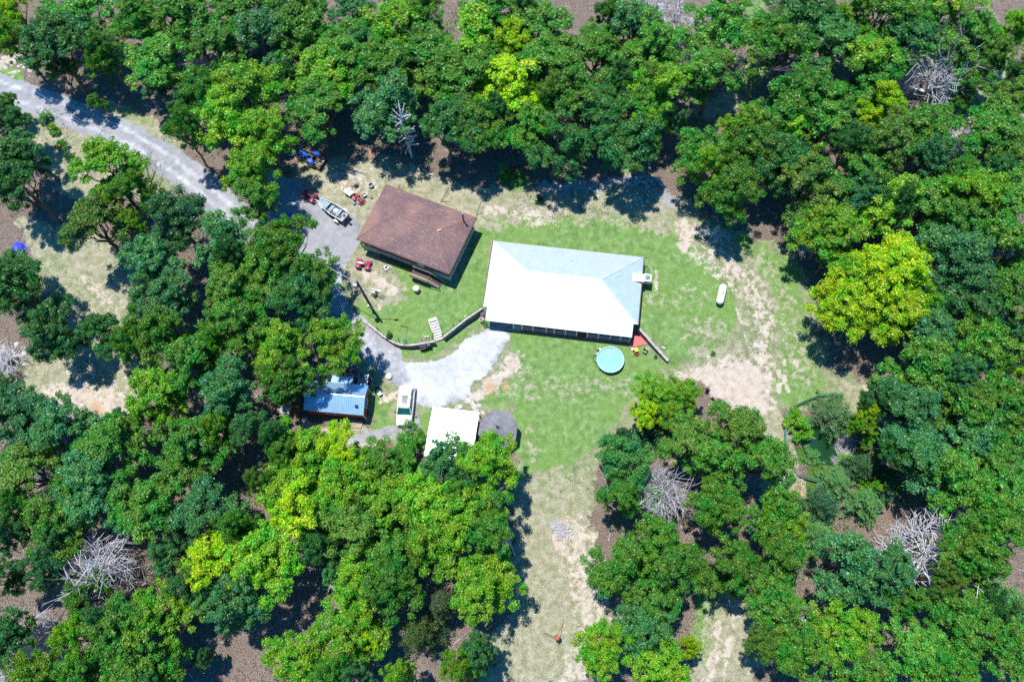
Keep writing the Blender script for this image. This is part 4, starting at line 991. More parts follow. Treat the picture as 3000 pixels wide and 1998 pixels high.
# ------------------------------------------------------------------ vehicles
def wheel(root, x, y, rad, w, tyre='rubber', rim='grey_metal', n=20, name='wheel'):
    t = MB().lathe([(rad*.55, -w/2), (rad*.93, -w/2), (rad, -w*.35), (rad, w*.35), (rad*.93, w/2), (rad*.55, w/2), (rad*.55, -w/2)], n, (x, y, rad), 'y').build(name, tyre, root)
    MB().lathe([(rad*.2, -w*.46), (rad*.56, -w*.42), (rad*.56, w*.42), (rad*.2, w*.46)], n, (x, y, rad), 'y').build('rim', rim, t)
    return t
def quad_bike(px, py, a, b_, lab, m, sc=1.0):
    r = thing('quad_bike', lab, 'quad bike', at(px, py), heading(a, b_), 'four wheeled quad bikes'); r.scale = (sc, sc, sc)
    for x_, rd in ((-.6, .29), (.6, .28)):
        for s_ in (-1, 1): wheel(r, x_, s_*.46, rd, .24 if x_ < 0 else .2)
    MB().tube([(-.6, -.4, .3), (-.6, .4, .3)], .04, 6).tube([(.6, -.4, .3), (.6, .4, .3)], .04, 6).box((0, 0, .35), (1.2, .28, .16)).build('chassis', 'black', r)
    MB().loft([[(-.1, -.12, .5), (-.1, .12, .5), (-.1, .1, .66), (-.1, -.1, .66)], [(.25, -.16, .5), (.25, .16, .5), (.25, .14, .8), (.25, -.14, .8)], [(.55, -.2, .5), (.55, .2, .5), (.55, .18, .7), (.55, -.18, .7)], [(.85, -.2, .45), (.85, .2, .45), (.85, .16, .55), (.85, -.16, .55)]]).build('body', m, r, .03)
    for x_ in (-.62, .62):
        for s_ in (-1, 1):
            mb = MB(); mb.loft([[(x_+.32*cos(t), s_*.24, .34+.30*sin(t)) for t in (0,)]*1+[(x_+.32*cos(t), s_*.6, .34+.30*sin(t)) for t in (0,)]+[(x_+.36*cos(t), s_*.6, .36+.36*sin(t)) for t in (0,)]+[(x_+.36*cos(t), s_*.24, .36+.36*sin(t)) for t in (0,)] if False else [(x_+.33*cos(t), s_*.2, .33+.31*sin(t)), (x_+.33*cos(t), s_*.6, .33+.29*sin(t)), (x_+.37*cos(t), s_*.6, .35+.33*sin(t)), (x_+.37*cos(t), s_*.2, .36+.37*sin(t))] for t in np.linspace(.15, pi-.15, 7)])
            mb.build('fender', m, r)
    MB().loft([[(-.75, -.15, .62), (-.75, .15, .62), (-.75, .13, .74), (-.75, -.13, .74)], [(-.3, -.16, .6), (-.3, .16, .6), (-.3, .14, .76), (-.3, -.14, .76)], [(.12, -.1, .64), (.12, .1, .64), (.12, .08, .8), (.12, -.08, .8)]]).build('seat', 'grey_metal' if sc == 1.0 else 'seat', r, .03)
    MB().tube([(.35, 0, .75), (.28, 0, .98)], .03, 6).tube([(.2, -.36, 1.0), (.28, 0, .98), (.2, .36, 1.0)], .022, 6).build('handlebar', 'black', r)
    for x_ in (-.72, .72):
        mb = MB()
        for y_ in (-.3, -.1, .1, .3): mb.tube([(x_-.2, y_, .80), (x_+.2, y_, .80)], .014, 5)
        mb.tube([(x_-.2, -.3, .8), (x_-.2, .3, .8)], .014, 5); mb.tube([(x_+.2, -.3, .8), (x_+.2, .3, .8)], .014, 5)
        for y_ in (-.3, .3): mb.tube([(x_, y_, .8), (x_*.9, y_*.8, .58)], .014, 5)
        mb.build('rack', 'black', r)
quad_bike(1067, 779, (1058, 777), (1077, 781), 'magenta and grey quad bike parked alone on grass near the brown house', 'pink', 1.0)
quad_bike(909, 580, (920, 585), (895, 572), 'dark red quad bike in tree shade in front of the boat', 'dark_red', 1.04)

# boat and trailer
azb = heading((1026, 650), (932, 589), .7)
pc = at(980, 625)
r = thing('boat_trailer', 'galvanised two wheeled trailer carrying the grey boat', 'trailer', pc, azb)
MB().tube([(-2.1, -.6, .45), (1.6, -.5, .45), (2.7, 0, .42), (3.1, 0, .42)], .045, 6).tube([(-2.1, .6, .45), (1.6, .5, .45), (2.7, 0, .42)], .045, 6).tube([(-2.0, -.6, .45), (-2.0, .6, .45)], .04, 6).tube([(0, -.58, .45), (0, .58, .45)], .04, 6).build('frame', 'grey_metal', r)
for s_ in (-1, 1):
    wheel(r, -1.1, s_*.93, .31, .18)
    MB().loft([[(-1.1+.36*cos(t), s_*.82, .31+.36*sin(t)), (-1.1+.36*cos(t), s_*1.05, .31+.36*sin(t)), (-1.1+.38*cos(t), s_*1.05, .31+.39*sin(t)), (-1.1+.38*cos(t), s_*.82, .31+.39*sin(t))] for t in np.linspace(.1, pi-.1, 8)]).build('mudguard', 'white', r)
MB().tube([(2.4, 0, .42), (2.3, 0, .95)], .04, 6).build('winch_post', 'grey_metal', r)
MB().tube([(-2.2, -.75, .45), (-2.2, .75, .45)], .03, 6).box((-2.22, -.7, .5), (.05, .2, .1)).box((-2.22, .7, .5), (.05, .2, .1)).build('light_bar', 'red', r)
bt = thing('aluminium_boat', 'open grey aluminium boat with outboard motor on a trailer', 'boat', pc+[0, 0, .5], azb)
st_ = [(-2.15, .68, .12), (-1.2, .72, .1), (0, .72, .1), (1.0, .62, .14), (1.7, .42, .22), (2.25, .10, .34)]
def ring(x, w, z0, t=0.0, top=.62):
    return [(x, -w+t, top), (x, -w*.82+t, z0+t), (x, w*.82-t, z0+t), (x, w-t, top)]
mb = MB()
outer = [ring(*s_) for s_ in st_]; inner = [ring(x, max(w-.05, .05), z0+.05) for x, w, z0 in st_]
vs = [q for s_ in outer for q in s_]+[q for s_ in inner for q in s_]; n_ = len(st_); fs = []
for i in range(n_-1):
    for j in range(3):
        fs.append((i*4+j, i*4+j+1, (i+1)*4+j+1, (i+1)*4+j)); o_ = n_*4; fs.append((o_+i*4+j+1, o_+i*4+j, o_+(i+1)*4+j, o_+(i+1)*4+j+1))
    for j in (0, 3): fs.append((i*4+j, (i+1)*4+j, n_*4+(i+1)*4+j, n_*4+i*4+j))
fs += [(3, 2, 1, 0), (n_*4, n_*4+1, n_*4+2, n_*4+3), ((n_-1)*4, (n_-1)*4+1, (n_-1)*4+2, (n_-1)*4+3)]
mb.add(vs, fs); mb.build('hull', 'hull', bt)
mb = MB()
for s_ in (-1, 1): mb.tube([(x, s_*w, .64) for x, w, z0 in st_], .028, 6)
mb.build('gunwale', 'alu', bt)
mb = MB(); mb.prism([(.75, -.56), (1.7, -.38), (2.2, -.06), (2.2, .06), (1.7, .38), (.75, .56)], .5, .55); mb.build('bow_deck', 'hull', bt)
MB().box((-1.85, 0, .5), (.5, 1.22, .06)).build('stern_deck', 'hull', bt); MB().box((-.9, 0, .4), (.35, 1.25, .06)).build('bench', 'hull', bt); MB().box((.25, .1, .4), (.35, 1.2, .06)).build('bench', 'hull', bt)
MB().box((-.3, -.15, .25), (.6, .4, .14), .2).build('cooler_box', 'white', bt, .02)
MB().box((.0, .3, .3), (.22, .5, .1), 1.2).box((-.5, .35, .28), (.3, .2, .1), .6).box((-1.3, .2, .3), (.3, .3, .22), .3).build('fishing_gear', 'black', bt)
mo = MB().loft([[(-2.2, -.12, .55), (-2.2, .12, .55), (-2.2, .1, .8), (-2.2, -.1, .8)], [(-2.45, -.16, .5), (-2.45, .16, .5), (-2.45, .13, .9), (-2.45, -.13, .9)], [(-2.62, -.1, .52), (-2.62, .1, .52), (-2.62, .08, .8), (-2.62, -.08, .8)]]).build('outboard_motor', 'black', bt, .03)
MB().box((-2.4, 0, .2), (.14, .08, .7)).build('motor_leg', 'black', mo)
MB().lathe([(.15, 0), (.17, .2), (.08, .26)], 14, (-1.75, -.1, .54)).build('fuel_can', 'red', bt)
mb = MB()
for k in range(3): mb.tube([(-1.6, .5-.05*k, .66), (.9, .52-.06*k, .68)], .012, 4)
mb.build('fishing_rods', 'alu', bt)

# tractor
azt = heading((950, 482), (868, 444), .8)
pc = at(912, 470)
r = thing('blue_tractor', 'blue tractor with rear scraper blade partly under a tree', 'tractor', pc, azt)
for s_ in (-1, 1):
    t = wheel(r, -.55, s_*.72, .62, .42, 'muddy_rubber', 'white', 24)
    wheel(r, 1.35, s_*.6, .36, .24, 'muddy_rubber', 'white')
    MB().loft([[(-.55+.66*cos(t), s_*.42, .62+.66*sin(t)), (-.55+.66*cos(t), s_*.92, .62+.64*sin(t)), (-.55+.7*cos(t), s_*.92, .62+.70*sin(t)), (-.55+.7*cos(t), s_*.42, .62+.72*sin(t))] for t in np.linspace(.35, 2.5, 9)]).build('fender', 'blue', r)
MB().loft([[(.15, -.26, .7), (.15, .26, .7), (.15, .24, 1.2), (.15, -.24, 1.2)], [(1.2, -.26, .68), (1.2, .26, .68), (1.2, .22, 1.1), (1.2, -.22, 1.1)], [(1.72, -.22, .7), (1.72, .22, .7), (1.72, .18, 1.0), (1.72, -.18, 1.0)]]).build('bonnet', 'blue', r, .05)
MB().box((.3, 0, .55), (2.2, .34, .32)).build('chassis', 'black', r); MB().box((-.1, 0, .68), (.7, .8, .06)).build('footplate', 'blue', r)
se = MB().box((-.45, 0, .95), (.42, .44, .1)).build('seat', 'seat', r, .03); MB().box((-.66, 0, 1.16), (.08, .42, .36)).build('backrest', 'seat', se, .03)
MB().tube([(.15, 0, 1.1), (-.02, 0, 1.32)], .03, 6).lathe([(.17, 1.31), (.2, 1.33), (.17, 1.35), (.15, 1.33)], 16, (-.04, 0, 0)).build('steering_wheel', 'black', r)
for s_ in (-1, 1):
    MB().tube([(-.95, s_*.45, .8), (-.95, s_*.45, 1.95)], .035, 6).build('roll_bar_post', 'black', r)
    MB().tube([(.5, s_*.42, .95), (1.9, s_*.42, .9), (2.4, s_*.42, .35)], .06, 6).build('loader_arm', 'blue', r)
MB().tube([(-.95, -.45, 1.95), (-.95, .45, 1.95)], .035, 6).build('roll_bar', 'black', r)
MB().loft([[(2.35, y, .1), (2.85, y, .08), (2.85, y, .12), (2.42, y, .16), (2.36, y, .55), (2.3, y, .55)] for y in (-.75, .75)]).build('front_bucket', 'blue', r)
bl = MB().loft([[(-1.95, y, .08), (-1.85, y, .3), (-1.9, y, .58), (-1.97, y, .58), (-1.93, y, .3), (-2.03, y, .08)] for y in (-.95, .95)]).build('scraper_blade', 'black', r)
for s_ in (-1, 1):
    MB().slab([(-1.9, s_*.93, .08), (-1.3, s_*.93, .08), (-1.5, s_*.93, .5), (-1.9, s_*.93, .55)], .03).build('side_plate', 'black', bl)
    MB().tube([(-.9, s_*.3, .5), (-1.85, s_*.4, .35)], .03, 6).tube([(-.9, s_*.2, .9), (-1.5, s_*.35, .45)], .025, 6).build('lift_arm', 'grey_metal', r)
MB().tube([(-.9, 0, .85), (-1.85, 0, .6)], .035, 6).build('top_link', 'rust', r); MB().tube([(1.1, .16, 1.1), (1.1, .16, 1.6)], .035, 8).build('exhaust', 'black', r)

# red riding mower and the cart behind it
azm = heading((1020, 562), (1064, 598))
r = thing('riding_mower', 'red ride-on mower stripped down, parked left of the brown house', 'riding mower', at(1052, 588), azm)
for x_, rd, w_ in ((-.45, .25, .22), (.6, .19, .14)):
    for s_ in (-1, 1): wheel(r, x_, s_*.38, rd, w_)
MB().box((.05, 0, .32), (1.5, .4, .1)).build('chassis', 'red', r); MB().loft([[(.2, -.2, .38), (.2, .2, .38), (.2, .17, .66), (.2, -.17, .66)], [(.75, -.22, .36), (.75, .22, .36), (.75, .17, .58), (.75, -.17, .58)]]).build('engine', 'black', r, .03)
MB().tube([(.2, -.3, .45), (.85, -.32, .45), (.9, .32, .45), (.2, .3, .45)], .03, 6).build('front_guard', 'red', r)
for s_ in (-1, 1): MB().loft([[(-.75, s_*.24, .45), (-.2, s_*.24, .45), (-.2, s_*.24, .56), (-.75, s_*.24, .56)], [(-.75, s_*.5, .42), (-.2, s_*.5, .42), (-.2, s_*.48, .52), (-.75, s_*.48, .52)]]).build('fender', 'red', r, .02)
se = MB().box((-.45, 0, .6), (.4, .4, .1)).build('seat', 'seat', r, .04); MB().box((-.65, 0, .78), (.08, .4, .32)).build('backrest', 'seat', se, .03)
MB().tube([(.15, 0, .6), (.0, 0, .82)], .025, 6).lathe([(.14, .81), (.16, .83), (.14, .85), (.12, .83)], 14, (-.02, 0, 0)).build('steering_wheel', 'black', r)
MB().lathe([(.48, .1), (.5, .2), (.3, .24)], 16, (.05, 0, 0)).build('cutting_deck', 'dark_red', r)
r = thing('utility_cart', 'white and red cart heaped with parts behind the ride-on mower', 'cart', at(1024, 569), azm)
MB().loft([[(-.5, -.32, .35), (.5, -.32, .35), (.5, .32, .35), (-.5, .32, .35)], [(-.56, -.38, .6), (.56, -.38, .6), (.56, .38, .6), (-.56, .38, .6)]]).build('tray', 'white', r)
for s_ in (-1, 1): wheel(r, 0, s_*.45, .2, .12)
MB().tube([(.5, 0, .35), (.95, 0, .35)], .03, 6).build('drawbar', 'red', r)
MB().box((-.2, .05, .68), (.5, .3, .16), .4).box((.25, -.1, .66), (.3, .35, .12), 1).build('load', 'grey_metal', r); MB().tube([(-.6, -.3, .62), (-.9, .1, .95), (-.4, .3, .65)], .04, 6).build('bent_rail', 'red', r)

def small(name, lab, cat, px, py, rz, parts):
    r = thing(name, lab, cat, at(px, py), rz)
    for nm, mbx, m in parts: mbx.build(nm, m, r)
    return r
small('green_mower', 'old green engine frame with handle, above the red mower', 'engine frame', 1041, 546, .1, [('frame', MB().tube([(-.45, -.2, .3), (.4, -.2, .3), (.4, .2, .3), (-.45, .2, .3), (-.45, -.2, .3)], .035, 6).tube([(.4, 0, .3), (.55, 0, .7)], .03, 6), 'black'), ('engine', MB().box((.1, 0, .42), (.5, .32, .26)).lathe([(.1, .55), (.12, .7)], 12, (.1, 0, 0)), mat('green_enamel', (.12, .22, .19), .5, 0, .3, 5)), ('handle', MB().tube([(-.4, 0, .3), (-1.0, .05, .4)], .025, 6), 'rust')])
for k, s_ in enumerate((-1, 1)): wheel(bpy.data.objects['green_mower'], .1, s_*.3, .17, .08)
small('round_tub', 'round dark tub above and right of the red mower', 'tub', 1088, 547, 0, [('tub', MB().lathe([(.25, 0), (.3, .35), (.33, .38), (.3, .38), (.27, .1)], 20), mat('slate_plastic', (.07, .11, .14), .5)), ('rim', MB().lathe([(.31, .36), (.34, .36), (.34, .41), (.31, .41), (.31, .36)], 20), 'grey_metal')])
small('plastic_crate', 'grey open crate right of the red mower', 'crate', 1069, 576, .5, [('crate', MB().box((0, 0, .03), (.5, .36, .04)).box((0, .18, .2), (.5, .03, .38)).box((0, -.18, .2), (.5, .03, .38)).box((.25, 0, .2), (.03, .36, .38)).box((-.25, 0, .2), (.03, .36, .38)), mat('crate_grey', (.16, .19, .22), .5)), ('contents', MB().box((.02, 0, .15), (.3, .22, .2), .3), 'white')])
small('gas_can', 'small grey can right of the crate near brown roof', 'can', 1089, 581, .2, [('can', MB().lathe([(.13, 0), (.15, .3), (.1, .36), (.04, .4)], 14), 'grey_metal'), ('spout', MB().tube([(0, 0, .38), (.12, .05, .5)], .02, 6), 'black')])
small('blue_ball', 'turquoise ball lying beside the red ride-on mower', 'ball', 1038.5, 598.5, 0, [('ball', MB().lathe([(.01, 0)]+[(.2*sin(t), .2-.2*cos(t)) for t in np.linspace(.3, pi-.3, 8)]+[(.01, .4)], 18), 'light_blue')])
# tarpaulin heaps in the shade
for q, w_, h_, lab in (((848, 655), 1.6, .9, 'crumpled bright blue tarpaulin heap in shade by the parked boat'), ((58, 726), .9, .4, 'small bright blue tarpaulin scrap at the left tree edge')):
    mb = MB(); nn = 14; vs = []; fs = []
    for i in range(nn):
        for j in range(nn):
            u, v = i/(nn-1)*2-1, j/(nn-1)*2-1; rr_ = min(1, hypot(u, v))
            vs.append((u*w_*(1+.15*sin(5*v)), v*w_*.7*(1+.12*cos(4*u)), h_*max(0, 1-rr_**2)*(.7+.3*sin(4*u+3*v))+.05*abs(sin(7*u*v+3*u))+.02))
    for i in range(nn-1):
        for j in range(nn-1): fs.append((i*nn+j, (i+1)*nn+j, (i+1)*nn+j+1, i*nn+j+1))
    mb.add(vs, fs); o = tag(mb.build('tarpaulin', 'cloth_blue'), lab, 'tarpaulin'); o.location = at(*q); o.rotation_euler = (0, 0, -.6)
    s2 = o.modifiers.new('t', 'SOLIDIFY'); s2.thickness = .01
# long boards lying side by side
bs = [((979, 487), (1071, 521), 'white', 'lowest pale pipe of the boards lying behind the brown house'), ((991, 492), (1066, 518), 'grey_metal', 'second grey board up of the boards lying behind the brown house'), ((996, 488), (1070, 512), 'grey_metal', 'middle grey board of the boards lying behind the brown house'), ((1000, 482), (1074, 508), 'pale_concrete', 'second pale board from the top of the long boards'), ((998, 482), (1078, 507), 'pale_wood', 'topmost yellowish timber of the boards lying behind the brown house')]
for k, (a, b_, m, lab) in enumerate(bs):
    o = tag(MB().tube([at(*a)+[0, 0, .08], at(*b_)+[0, 0, .08]], .055, 4).build('long_board', m), lab, 'board', 'long boards lying behind the brown house')

# --- white SUV
rear, front = at(1197, 1133), at(1184.5, 1252)
azs = atan2(front[1]-rear[1], front[0]-rear[0]); pc = (rear+front)/2
car = thing('white_suv', 'white sport utility car with sunroof parked between shed and garage', 'car', pc, azs)
def sec(x, zb, zt, wb, wt, n=0):
    return [(x, -wb, zb), (x, -wb*1.0, (zb+zt)*.5), (x, -wt, zt-.06), (x, -wt*.86, zt), (x, wt*.86, zt), (x, wt, zt-.06), (x, wb, (zb+zt)*.5), (x, wb, zb)]
bd = MB().loft([sec(-2.40, .45, .75, .74, .70), sec(-2.34, .32, .95, .88, .84), sec(-2.1, .26, 1.02, .94, .91), sec(-1.0, .25, 1.02, .95, .93), sec(.6, .25, 1.02, .95, .93), sec(1.1, .25, 1.04, .95, .91), sec(1.9, .26, .97, .93, .86), sec(2.3, .32, .86, .84, .76), sec(2.42, .42, .7, .70, .62)])
body = bd.build('body', 'car_paint', car, smooth_=True, bevel=0)
# cabin: glass frustum with white roof panel and pillars
zt = 1.66
cab = [(-2.05, 1.0, .86), (-1.72, zt-.02, .68), (.45, zt, .66), (1.18, 1.02, .84)]
MB().add([(-1.98, -.84, 1.0), (1.2, -.86, 1.0), (1.2, .86, 1.0), (-1.98, .84, 1.0), (-1.66, -.68, zt-.03), (.5, -.66, zt-.03), (.5, .66, zt-.03), (-1.66, .68, zt-.03)],
         [(0, 1, 5, 4), (1, 2, 6, 5), (2, 3, 7, 6), (3, 0, 4, 7), (4, 5, 6, 7)]).build('side_window', 'dark_glass', car)
MB().slab([(1.215, .80, 1.03), (1.215, -.80, 1.03), (.53, -.62, zt-.02), (.53, .62, zt-.02)][::-1], .02).build('windscreen', 'teal_glass', car)
MB().slab([(-2.02, -.76, 1.06), (-2.02, .76, 1.06), (-1.70, .62, zt-.05), (-1.70, -.62, zt-.05)][::-1], .02).build('rear_window', 'dark_glass', car)
rp = MB().loft([[(x, -w, z-.04), (x, -w*.9, z+.02), (x, 0, z+.05), (x, w*.9, z+.02), (x, w, z-.04), (x, 0, z-.05)] for x, w, z in ((-1.82, .60, zt-.03), (-1.5, .70, zt), (-.5, .70, zt+.02), (.3, .68, zt), (.56, .60, zt-.04))]).build('roof', 'car_paint', car, smooth_=False)
MB().slab([(-.95, -.36, zt+.072), (.18, -.36, zt+.06), (.18, .36, zt+.06), (-.95, .36, zt+.072)], .012).build('sunroof', 'dark_glass', rp)
for s_ in (-1, 1):
    MB().tube([(-1.45, s_*.66, zt+.07), (.25, s_*.63, zt+.07)], .022, 6).build('roof_rail', 'black', rp)
    MB().tube([(1.2, s_*.86, 1.0), (.52, s_*.66, zt-.02)], .04, 6).tube([(-1.98, s_*.84, 1.0), (-1.68, s_*.67, zt-.03)], .07, 6).tube([(-.75, s_*.86, 1.0), (-.7, s_*.68, zt-.03)], .035, 6).build('pillar', 'car_paint', car)
    MB().lathe([(.02, -.13), (.09, -.08), (.1, .06), (.03, .12)], 10, (.98, s_*1.06, 1.05), 'y').build('mirror', 'black', car)
    MB().box((2.28, s_*.62, .78), (.22, .3, .12), s_*-.35).build('headlight', 'alu', car, .02)
    MB().box((-2.34, s_*.74, .9), (.1, .24, .2)).build('tail_light', 'red', car, .02)
    for x_ in (-1.42, 1.5):
        t = wheel(car, x_, s_*.86, .35, .22, 'rubber', 'alu')
MB().box((-2.4, 0, .5), (.12, 1.5, .2)).build('bumper', 'black', car, .03); MB().box((2.38, 0, .5), (.12, 1.3, .2)).build('grille', 'black', car, .03)
MB().box((-1.9, 0, zt-.06), (.24, 1.2, .04), 0, -.1).build('spoiler', 'car_paint', car, .01)

# rusty drum feeder on tripod
p = at(1630, 1866)
r = thing('rusty_drum_feeder', 'rusty drum on long thin legs in the dry grass clearing', 'feeder', p)
MB().lathe([(.29, 1.0), (.30, 1.02), (.29, 1.3), (.30, 1.32), (.29, 1.6), (.30, 1.75), (.27, 1.78)], 22).build('drum', 'rust', r)
q1, q2, q3 = at(1593, 1853)-p, at(1651, 1820)-p, at(1640, 1890)-p
for q in (q1, q2, q3): MB().tube([(q[0]*.16, q[1]*.16, 1.5), (q[0], q[1], q[2]+.02)], .025, 6).build('leg', 'rust', r)
# boulders near the garage
k = 0
rl = ['largest pale flat rock', 'second pale flat rock right of the largest', 'pale rock nearest the drive', 'small pale rock in the middle', 'pale rock nearest the gazebo', 'pale rock lowest in the group', 'small rock by the garage corner']
for q, s_ in (((1371, 1175), .62), ((1383, 1182), .42), ((1345, 1192), .55), ((1391, 1192), .5), ((1404, 1189), .42), ((1395, 1203), .45), ((1415, 1210), .38)):
    mb = MB(); vs = []; nn = 9
    for zz, rr_ in ((0, 1), (.22, .95), (.34, .7)):
        for j in range(nn): a = 2*pi*j/nn; w = rr_*s_*(.75+.35*random.random()); vs.append((w*cos(a), w*.7*sin(a), zz*s_*1.3*(.8+.3*random.random())-.05))
    fs = [(i*nn+j, i*nn+(j+1) % nn, (i+1)*nn+(j+1) % nn, (i+1)*nn+j) for i in range(2) for j in range(nn)]+[tuple(range(2*nn, 3*nn))]
    mb.add(vs, fs); o = tag(mb.build('flat_rock', 'rock', bevel=.03), rl[k]+' at the corner between garage and lawn', 'rock', 'flat rocks near the garage'); o.location = at(*q); o.rotation_euler = (0, 0, random.random()*3); k += 1
# blue scrap and purple shrub thing near yellow tree
o = tag(MB().box((0, 0, .1), (.22, .16, .2)).build('blue_cup', 'light_blue', bevel=.02), 'tiny blue plastic tub right of the burnt patch', 'tub'); o.location = at(1673, 1565)

# pond fence
fpts = [(2297, 1325), (2296, 1270), (2303, 1215), (2325, 1192), (2372, 1170), (2412, 1159), (2462, 1164)]
fpt2 = [(2297, 1325), (2312, 1360), (2334, 1393), (2372, 1407), (2415, 1418)]
for pts_, lab in ((fpts, 'green wire mesh fence curving around the top left of the pond thicket'), (fpt2, 'green wire mesh fence running along the lower left of the pond thicket')):
    P = [at(a, b) for a, b in pts_]; r = thing('wire_fence', lab, 'fence', P[0], 0, 'wire mesh fences around the pond')
    Q = []
    for a, b in zip(P[:-1], P[1:]):
        n_ = max(2, int(np.linalg.norm(b-a)/.3)); Q += [a+(b-a)*k/n_-P[0] for k in range(n_)]
    Q.append(P[-1]-P[0]); mb = MB()
    for z in np.linspace(.08, 1.15, 9): mb.tube([q+[0, .02*sin(k), z] for k, q in enumerate(Q)], .014, 4)
    for q in Q: mb.tube([q+[0, 0, .05], q+[0, 0, 1.15]], .010, 4)
    mb.build('wire_mesh', 'green_wire', r)
    for k in range(0, len(Q), 6): MB().tube([Q[k]+[0, 0, -.1], Q[k]+[0, 0, 1.25]], .03, 6).build('post', 'green_wire', r)

# ------------------------------------------------------------------ trees
def tube_arrays(paths):
    """paths: list of (points Nx3, radii N, sides) -> verts, quads"""
    V = []; Q = []; o = 0
    for pts, rs, n in paths:
        pts = np.asarray(pts, float); k = len(pts)
        t = np.gradient(pts, axis=0); t /= np.linalg.norm(t, axis=1)[:, None]+1e-9
        ref = np.array([0, 0, 1.]) if abs(t[0][2]) < .9 else np.array([1., 0, 0])
        a = np.cross(t, ref); a /= np.linalg.norm(a, axis=1)[:, None]+1e-9; b = np.cross(t, a)
        ang = np.arange(n)*2*pi/n
        ring = pts[:, None]+(a[:, None]*np.cos(ang)[None, :, None]+b[:, None]*np.sin(ang)[None, :, None])*np.asarray(rs)[:, None, None]
        V.append(ring.reshape(-1, 3))
        i = np.arange(k-1)[:, None]*n; j = np.arange(n)[None]
        Q.append(np.stack([i+j, i+(j+1) % n, i+n+(j+1) % n, i+n+j], -1).reshape(-1, 4)+o); o += k*n
    return np.concatenate(V), np.concatenate(Q)
def bent(R, p0, p1, k=5, wob=.12, sag=0.0):
    p0, p1 = np.array(p0, float), np.array(p1, float); L = np.linalg.norm(p1-p0)
    t = np.linspace(0, 1, k)[:, None]; P = p0+(p1-p0)*t
    P[1:-1] += R.normal(0, wob*L/k, (k-2, 3)); P[:, 2:] += sag*L*(t*(1-t))*4
    return P
def leaf_quads(R, C, Nn, size, asp=.6):
    """one pointed leaf per centre C with normal Nn"""
    m = len(C); t = R.normal(size=(m, 3)); t -= Nn*(t*Nn).sum(1)[:, None]; t /= np.linalg.norm(t, axis=1)[:, None]+1e-9
    b = np.cross(Nn, t); s = size*R.uniform(.65, 1.3, m)
    L = t*(s*.5)[:, None]; W = b*(s*.5*asp)[:, None]
    droop = Nn*(s*.10)[:, None]
    V = np.stack([C-L, C-W+droop, C+L, C+W+droop], 1).reshape(-1, 3)
    return V, np.arange(m*4).reshape(-1, 4)
def crown_points(R, lobes, clump_n, clump_r, per, up=.35, jitter=.45, lo=-.35):
    Cs = []; Ns = []
    for c, r in lobes:
        m = clump_n
        d = R.normal(size=(m, 3)); d[:, 2] = np.abs(d[:, 2])*.9+lo*R.random(m); d /= np.linalg.norm(d, axis=1)[:, None]
        cc = c+d*np.array(r)*R.uniform(.55, 1.05, (m, 1))
        for q in cc:
            cr = clump_r*R.uniform(.6, 1.3); k = int(per*R.uniform(.7, 1.3)*(cr/clump_r)**1.6)
            e = R.normal(size=(k, 3)); e[:, 2] = np.where(e[:, 2] < -.4, -e[:, 2], e[:, 2]); e /= np.linalg.norm(e, axis=1)[:, None]
            rad = cr*R.uniform(.35, 1.08, (k, 1))
            Cs.append(q+e*rad*np.array([1, 1, .62]))
            nn = e*.7+np.array([0, 0, up])+R.normal(0, jitter, (k, 3)); nn /= np.linalg.norm(nn, axis=1)[:, None]; Ns.append(nn)
    return np.concatenate(Cs), np.concatenate(Ns)
PROTO = {}
def register(kind, crown, trunk, extra=None): PROTO.setdefault(kind, []).append((crown, trunk, extra))
def mesh_with(name, v, q, m, smooth_=False):
    me = fast_mesh(name, v, q); me.materials.append(M[m])
    if smooth_: me.polygons.foreach_set('use_smooth', [True]*len(me.polygons))
    return me
# broadleaf: radius about 4 m, height about 11 m; limbs carry separate lobes of foliage
for k in range(9):
    R = np.random.default_rng(100+k); lobes = []; paths = []
    nl = [12, 13, 11, 14, 12, 12, 15, 12, 13][k]; lean = R.normal(0, .35, 2)
    fork = np.array([lean[0]*.5, lean[1]*.5, 4.2])
    paths.append((bent(R, (0, 0, -.4), fork, 5, .12), np.linspace(.26, .17, 5), 8))
    for i in range(nl):
        a = 2*pi*(i+.5*R.random())/nl*(1.0 if i < nl-3 else 1.7)+R.random()*.6
        rr = (R.uniform(1.9, 3.0) if i < nl-4 else R.uniform(.3, 1.6))*(1 if R.random() > .15 else 1.2)
        zc = R.uniform(5.2, 7.8) if i < nl-4 else R.uniform(7.9, 9.6)
        c = np.array([rr*cos(a)+lean[0], rr*sin(a)+lean[1], zc]); r = R.uniform(1.25, 1.9)
        lobes.append((c, (r, r, r*.85)))
        P = bent(R, fork-[0, 0, R.uniform(0, 1.2)], c+[0, 0, -.3*r], 6, .22, -.06); paths.append((P, np.linspace(.12, .035, 6), 5))
        for _ in range(4):
            e = R.normal(size=3); e[2] = abs(e[2]); e /= np.linalg.norm(e); st = P[R.integers(3, 6)]
            paths.append((bent(R, st, c+e*r*.9, 4, .2), np.linspace(.035, .012, 4), 4))
    per = [150, 135, 160, 130, 145, 120, 135, 155, 110][k]
    C, N_ = crown_points(R, lobes, 13, .56, per)
    v, q = leaf_quads(R, C, N_, .225)
    tv, tq = tube_arrays(paths)
    register('broad', mesh_with('crown', v, q, 'leaves'), mesh_with('trunk', tv, tq, 'bark', True))
